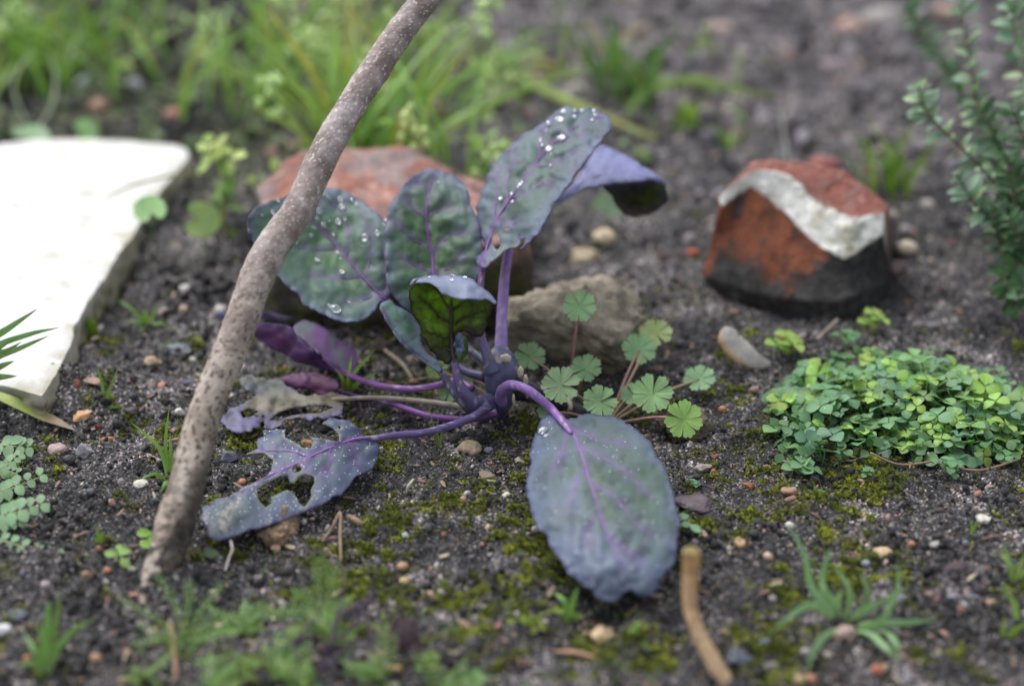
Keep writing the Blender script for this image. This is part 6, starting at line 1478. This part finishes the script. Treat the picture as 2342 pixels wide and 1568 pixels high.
# ================================================================== stones, one by one
ST = [  # u, v, w, h (px), colour, kind (0 round, 1 angular, 2 flat chip), label
    (190, 950, 50, 46, (190, 148, 108), 1, 'light orange-brown angular stone left of the stake'),
    (133, 1028, 50, 38, (166, 142, 138), 1, 'pinkish grey quartz stone at the left'),
    (195, 1028, 44, 50, (142, 140, 142), 1, 'rough grey block-like stone right of the pinkish quartz'),
    (158, 1048, 28, 24, (62, 60, 68), 0, 'small dark pebble under the pinkish quartz'),
    (347, 824, 32, 28, (184, 158, 126), 0, 'beige rounded pebble between slab and stake'),
    (425, 660, 32, 26, (206, 200, 194), 0, 'white blurred pebble left of the stake'),
    (375, 712, 28, 24, (166, 146, 142), 0, 'dull pink blurred pebble near the star-shaped grass'),
    (418, 706, 26, 22, (176, 156, 134), 0, 'tan blurred pebble right of the dull pink one'),
    (505, 708, 30, 32, (208, 202, 196), 0, 'white pebble touching the stake by the maroon leaf'),
    (410, 943, 32, 28, (196, 192, 184), 1, 'whitish angular stone against the stake'),
    (322, 1104, 34, 17, (190, 188, 172), 0, 'flat cream oval pebble left of the stake'),
    (254, 1147, 20, 24, (204, 160, 144), 1, 'tiny pink angular pebble on the dark soil at the left'),
    (178, 876, 18, 30, (150, 88, 68), 1, 'small red-brown stone beside the slab corner'),
    (213, 868, 44, 18, (146, 116, 102), 2, 'flat brownish chip beside the slab corner'),
    (373, 880, 26, 18, (184, 124, 96), 0, 'orange pebble left of the stake middle'),
    (302, 868, 22, 18, (176, 120, 92), 0, 'small orange pebble further left of the stake'),
    (320, 786, 30, 44, (92, 94, 106), 2, 'upright bluish slate chip between slab and stake'),
    (408, 792, 72, 28, (98, 106, 112), 2, 'flat blue-grey slate piece left of the stake'),
    (430, 866, 28, 24, (86, 82, 104), 2, 'bluish violet chip against the stake'),
    (302, 938, 32, 20, (58, 52, 54), 0, 'dark flat pebble behind the thin grass seedling'),
    (302, 905, 28, 20, (40, 44, 54), 0, 'blackish blue pebble near the thin grass'),
    (226, 975, 12, 22, (148, 62, 50), 1, 'tiny brick-red chip below the forked grass'),
    (363, 1052, 12, 12, (172, 162, 148), 0, 'tiny pale pebble above the flat cream oval one'),
    (342, 1042, 11, 11, (190, 192, 196), 0, 'tiny white pebble above the flat cream oval one'),
    (208, 1122, 22, 18, (84, 84, 96), 0, 'faint bluish pebble above the pink one'),
    (522, 1045, 48, 42, (78, 80, 98), 1, 'dark bluish triangular slate left of the eaten leaf'),
    (706, 1010, 32, 26, (150, 112, 88), 1, 'brown stone framed by the bite in the eaten leaf'),
    (697, 1077, 22, 18, (150, 108, 90), 0, 'brown pebble seen through the small hole'),
    (555, 1099, 18, 14, (190, 128, 116), 0, 'little pink pebble in moss left of the eaten leaf'),
    (586, 1092, 12, 22, (170, 120, 100), 2, 'orange sliver in moss by the eaten leaf'),
    (632, 1249, 24, 18, (206, 164, 148), 1, 'small pink stone sitting on the crumbly tan lump'),
    (1075, 1021, 56, 40, (164, 146, 122), 0, 'smooth tan oval pebble under the violet stalk'),
    (1118, 1027, 24, 15, (118, 126, 138), 0, 'small bluish grey pebble right of the smooth tan one'),
    (1190, 1052, 28, 20, (168, 158, 146), 1, 'rough whitish pebble at the edge of the big leaf'),
    (1122, 1060, 18, 14, (156, 116, 86), 1, 'small brown pebble below the bluish grey one'),
    (1158, 1131, 26, 14, (206, 204, 190), 0, 'white oval pebble on moss left of the big leaf'),
    (1112, 1088, 52, 26, (126, 112, 96), 1, 'beige earthy crumb above the curved needle'),
    (1225, 1208, 20, 22, (170, 150, 130), 0, 'pale pebble tucked behind the big leaf edge'),
    (1106, 1149, 10, 10, (200, 104, 84), 0, 'tiny coral red pebble by the bark sliver'),
    (927, 1222, 17, 17, (184, 188, 196), 0, 'bluish white pebble on the moss below the needles'),
    (1101, 1245, 24, 16, (180, 132, 94), 1, 'orange-brown pebble in the mossy middle'),
    (1068, 1196, 14, 13, (160, 130, 104), 0, 'small tan pebble in the mossy middle'),
    (921, 1292, 28, 22, (166, 132, 102), 0, 'tan pebble, upper one of two in the front moss'),
    (926, 1326, 26, 20, (178, 152, 118), 0, 'tan pebble, lower one of two in the front moss'),
    (1387, 1446, 70, 40, (190, 164, 128), 1, 'cream and orange stone in front of the big leaf tip'),
    (1128, 1342, 16, 14, (170, 96, 74), 0, 'small red pebble below the mossy patch'),
    (1690, 1240, 30, 36, (176, 144, 112), 1, 'orange-beige pebble right of the big leaf'),
    (1756, 1258, 42, 44, (34, 35, 38), 1, 'black charcoal lump right of the big leaf'),
    (1596, 1141, 104, 44, (88, 76, 82), 2, 'flat dark slate chip right of the big leaf'),
    (2250, 1183, 38, 26, (200, 196, 184), 1, 'white knobbly pebble at the right'),
    (2152, 1166, 24, 18, (66, 50, 50), 0, 'dark brown pebble left of the white knobbly one'),
    (2019, 1262, 48, 22, (182, 158, 124), 0, 'beige flat pebble behind the grass rosette'),
    (1978, 1180, 20, 17, (160, 146, 128), 0, 'small grey-beige pebble above the beige flat one'),
    (2182, 1300, 68, 40, (64, 52, 56), 1, 'large dark brown stone at the lower right'),
    (1755, 1208, 26, 26, (104, 86, 88), 0, 'dull purple-brown pebble behind the charcoal lump'),
    (1932, 1446, 52, 48, (156, 134, 124), 0, 'round pinkish brown stone under the grass rosette'),
    (1690, 1502, 62, 52, (84, 88, 102), 1, 'blue-grey slate lump right of the dead stalk'),
    (1828, 1551, 28, 26, (176, 152, 122), 0, 'pale bead-like pebble at the bottom edge'),
    (1853, 1551, 28, 26, (182, 128, 96), 0, 'orange bead-like pebble touching the pale one'),
    (2006, 1528, 28, 25, (176, 104, 76), 0, 'orange-red pebble at the bottom right'),
    (2132, 1352, 50, 34, (122, 92, 86), 2, 'pinkish brown wedge of stone at the lower right'),
    (2146, 1370, 24, 17, (184, 178, 150), 0, 'cream pebble beside the pinkish wedge'),
    (2178, 1362, 22, 18, (134, 134, 142), 0, 'grey pebble right of the cream one'),
    (2062, 1366, 24, 19, (112, 116, 128), 0, 'bluish grey pebble behind the rosette blades'),
    (2262, 1373, 28, 22, (182, 148, 114), 1, 'light orange angular pebble at the lower right'),
    (2200, 1392, 26, 30, (134, 100, 84), 1, 'brown pebble below the light orange one'),
    (2138, 1242, 26, 24, (146, 140, 140), 1, 'speckled grey-white pebble above the dark brown stone'),
    (2084, 1242, 18, 15, (164, 116, 92), 0, 'small orange-brown pebble behind the beige flat one'),
    (2206, 1240, 17, 17, (122, 128, 138), 0, 'small blue-grey pebble near the speckled one'),
    (1980, 1286, 20, 16, (140, 144, 154), 0, 'bluish pebble left under the beige flat one'),
    (2025, 1284, 18, 20, (172, 152, 146), 1, 'pinkish pointed pebble under the beige flat one'),
    (1842, 1488, 22, 18, (158, 156, 156), 0, 'pale grey pebble left of the rosette front blade'),
    (1894, 1495, 20, 17, (178, 168, 150), 0, 'cream pebble right of the rosette front blade'),
    (2100, 1470, 0, 0, (0, 0, 0), 0, ''),
    (1748, 1466, 26, 26, (130, 132, 146), 1, 'pale slate pebble below the left rosette blade'),
    (1380, 540, 56, 48, (196, 178, 150), 0, 'cream blurred stone below the arching blue leaf'),
    (1332, 584, 78, 34, (164, 150, 122), 1, 'long beige blurred stone beside the cream one'),
    (1512, 578, 28, 50, (160, 140, 132), 1, 'upright pinkish blurred stone left of the mortared brick'),
    (1584, 577, 30, 26, (164, 86, 64), 0, 'small red blurred stone against the mortared brick'),
    (2072, 563, 50, 32, (192, 180, 160), 0, 'cream blurred pebble right of the mortared brick'),
    (2050, 612, 44, 44, (134, 114, 114), 1, 'dull pink stone below the cream blurred pebble'),
    (1886, 362, 72, 34, (148, 84, 78), 2, 'flat red brick chip behind the mortared brick'),
    (1790, 770, 22, 18, (176, 128, 100), 0, 'orange pebble above the clover sprig'),
    (1836, 770, 22, 24, (146, 130, 130), 0, 'pinkish pebble right of the orange one'),
    (2145, 838, 26, 22, (166, 156, 148), 0, 'pale pebble behind the clover mound'),
    (1762, 908, 28, 22, (184, 178, 166), 0, 'white pebble at the left rim of the clover mound'),
    (1725, 890, 22, 20, (150, 120, 108), 0, 'brownish pink pebble left of the clover mound'),
    (1653, 934, 20, 20, (164, 120, 84), 0, 'orange pebble left of the clover mound'),
    (1630, 1041, 34, 14, (168, 86, 68), 2, 'thin brick-red chip left of the clover mound front'),
    (1610, 1068, 40, 32, (150, 140, 134), 1, 'speckled quartz cluster left of the clover mound front'),
    (1632, 1078, 14, 22, (170, 104, 76), 0, 'orange grain on the speckled quartz cluster'),
    (1711, 1106, 28, 22, (150, 98, 62), 1, 'orange-brown crumb before the clover mound'),
    (1805, 1120, 40, 30, (150, 118, 100), 1, 'pinkish brown stone before the clover mound'),
    (1754, 1068, 20, 18, (160, 136, 124), 0, 'small pale pebble beneath the left clover sprouts'),
    (2372, 1232, 40, 34, (168, 132, 112), 0, 'pink-brown stone cut by the right edge'),
    (5, 1436, 40, 30, (206, 206, 208), 1, 'white stone cut by the left edge at the bottom'),
    (38, 1402, 50, 34, (74, 82, 94), 2, 'bluish slate chip at the lower left edge'),
    (197, 1313, 22, 28, (150, 122, 92), 0, 'tan pebble below the seedling trio'),
    (104, 1334, 22, 17, (172, 164, 164), 0, 'pale pebble at the lower left'),
    (246, 1302, 18, 15, (176, 120, 94), 0, 'orange pebble left of the stake foot'),
    (302, 1300, 18, 16, (178, 176, 164), 0, 'cream pebble under the seedling trio'),
    (306, 1361, 24, 16, (170, 122, 96), 0, 'orange pebble touching the stake foot'),
    (378, 1354, 20, 17, (180, 164, 136), 0, 'pale pebble right of the stake foot'),
    (490, 1352, 18, 16, (176, 156, 132), 0, 'small beige pebble between stake foot and forked twig'),
    (642, 1380, 26, 22, (150, 146, 134), 0, 'grey-beige pebble behind the purple sprig'),
    (584, 1408, 20, 16, (168, 168, 164), 0, 'pale grey pebble left of the purple sprig'),
    (220, 1502, 26, 22, (166, 130, 104), 0, 'brown blurred pebble at the bottom left'),
    (64, 1505, 24, 24, (156, 100, 74), 0, 'orange-red blurred pebble in the bottom left corner'),
    (612, 1480, 34, 26, (60, 50, 46), 0, 'dark brown blurred lump among front weeds'),
    (905, 1528, 30, 24, (172, 142, 92), 0, 'yellowish blurred pebble at the bottom'),
    (1060, 1424, 34, 18, (142, 112, 84), 2, 'flat brown stone above the mossy weed'),
    (945, 872, 22, 20, (170, 120, 100), 0, 'reddish pebble below the small folded leaf'),
    (870, 790, 50, 42, (66, 58, 52), 1, 'dark brown stone under the broad round leaf'),
    (950, 820, 40, 26, (120, 112, 100), 1, 'grey-brown stone beneath the small folded leaf'),
    (520, 900, 30, 20, (178, 172, 160), 1, 'pale stone between stake and withered leaf'),
    (546, 935, 24, 18, (150, 142, 128), 1, 'buff pebble inside the curl of the withered leaf'),
    (1480, 1000, 26, 20, (116, 92, 70), 1, 'brown crumb behind the big leaf shoulder'),
    (1500, 840, 34, 26, (120, 100, 92), 1, 'dull brown pebble beneath the paler scalloped leaf'),
    (2010, 300, 44, 30, (128, 118, 116), 0, 'large grey-pink blurred stone in the far right background'),
    (1945, 60, 70, 50, (166, 132, 118), 0, 'pinkish blurred stone near the top right'),
    (2010, 40, 80, 60, (168, 162, 158), 0, 'large pale blurred stone beside the pinkish one at the top'),
    (2160, 28, 56, 44, (172, 146, 130), 0, 'peach blurred stone at the top near the thyme'),
    (1650, 65, 60, 34, (150, 130, 124), 0, 'pinkish grey blurred stone at the top centre right'),
    (1900, 150, 60, 34, (146, 130, 134), 0, 'lilac-grey blurred stone in the far background'),
    (1790, 360, 40, 44, (110, 108, 112), 0, 'grey blurred pebble behind the mortared brick'),
    (1770, 300, 34, 30, (124, 86, 78), 0, 'dull red blurred pebble beyond the mortared brick'),
    (400, 260, 44, 34, (160, 110, 96), 0, 'red-brown blurred pebble beside the grass clump'),
    (225, 240, 46, 34, (168, 130, 112), 0, 'peach blurred pebble behind the slab'),
    (300, 195, 60, 40, (150, 150, 160), 0, 'pale lilac blurred stone behind the slab'),
    (205, 190, 56, 44, (158, 164, 170), 0, 'pale blurred stone left of the lilac one'),
    (1235, 190, 50, 34, (170, 134, 116), 0, 'peach blurred stone in the middle background'),
    (1010, 230, 60, 40, (92, 88, 90), 0, 'dark grey blurred stone right of the grass'),
    (1130, 545, 0, 0, (0, 0, 0), 0, ''),
]
for k, (u, v, w, h, cc, kind, lab) in enumerate(ST):
    if not w: continue
    p = on_ground(u, v + h * .25); t = float(np.linalg.norm(p - [0, 0, CAM_H])); sx = w / 2 / FPX * t
    vis = h / 2 / FPX * t
    if kind == 2: size = (sx, min(sx * .9, vis * 1.6), max(.06, vis * .45))
    else: size = (sx, sx * .85, max(.05, vis * .92))
    V, F = rock(size, 200 + k, 4 if w > 24 else 3, .16 if kind == 0 else .24, {0: 0, 1: 7, 2: 6}[kind], .04 if kind == 0 else .09)
    if kind == 2 and h > w: V = V[:, [2, 1, 0]] * [1, 1, 1]
    rz = ((k * 37) % 60 - 30) / 60
    if kind != 0: V = np.stack([V[:, 0] * math.cos(rz) - V[:, 1] * math.sin(rz), V[:, 0] * math.sin(rz) + V[:, 1] * math.cos(rz), V[:, 2]], -1)
    base = srgb(*cc); nn = fbm(V * 3.0 / max(.25, sx) * .4 + k, 3)
    c = mix(base, base * .55, sstep(.0, .5, nn) * .7); c = mix(c, np.clip(base * 1.35 + .03, 0, .8), sstep(.15, .5, fbm(V * 5 + k, 2)) * .6)
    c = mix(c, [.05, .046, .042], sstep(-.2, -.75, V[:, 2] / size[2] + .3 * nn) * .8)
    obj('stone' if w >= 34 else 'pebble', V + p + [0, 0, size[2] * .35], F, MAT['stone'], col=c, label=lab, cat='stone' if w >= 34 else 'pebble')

# the curved flint / shell shard
P = [Pz(1672, 752, 1.1), Pz(1668, 775, .9), Pz(1690, 800, .6), Pz(1722, 822, .35), Pz(1762, 835, .15)]
V, F = tube(P, [.22, .38, .42, .3, .08], 20, 40, squash=.28)
V = V + .03 * fbm(V * 2, 3)[:, None]
ed = sstep(.1, .5, fbm(V * .9 + 3, 2))
Tn = smooth_path(np.array(P), 40).repeat(20, 0); off = V - Tn
c = mix(srgb(150, 146, 142), srgb(176, 170, 156), ed); c = mix(c, srgb(178, 132, 74), sstep(.12, .3, -off[:, 0] - off[:, 2] * .6) * .8)
obj('flint_shard', V, F, MAT['stone'], col=c, label='curved grey and amber flint shard beside the clover', cat='stone')

# the empty wings: leave nothing selected
for o in bpy.context.view_layer.objects: o.select_set(False)
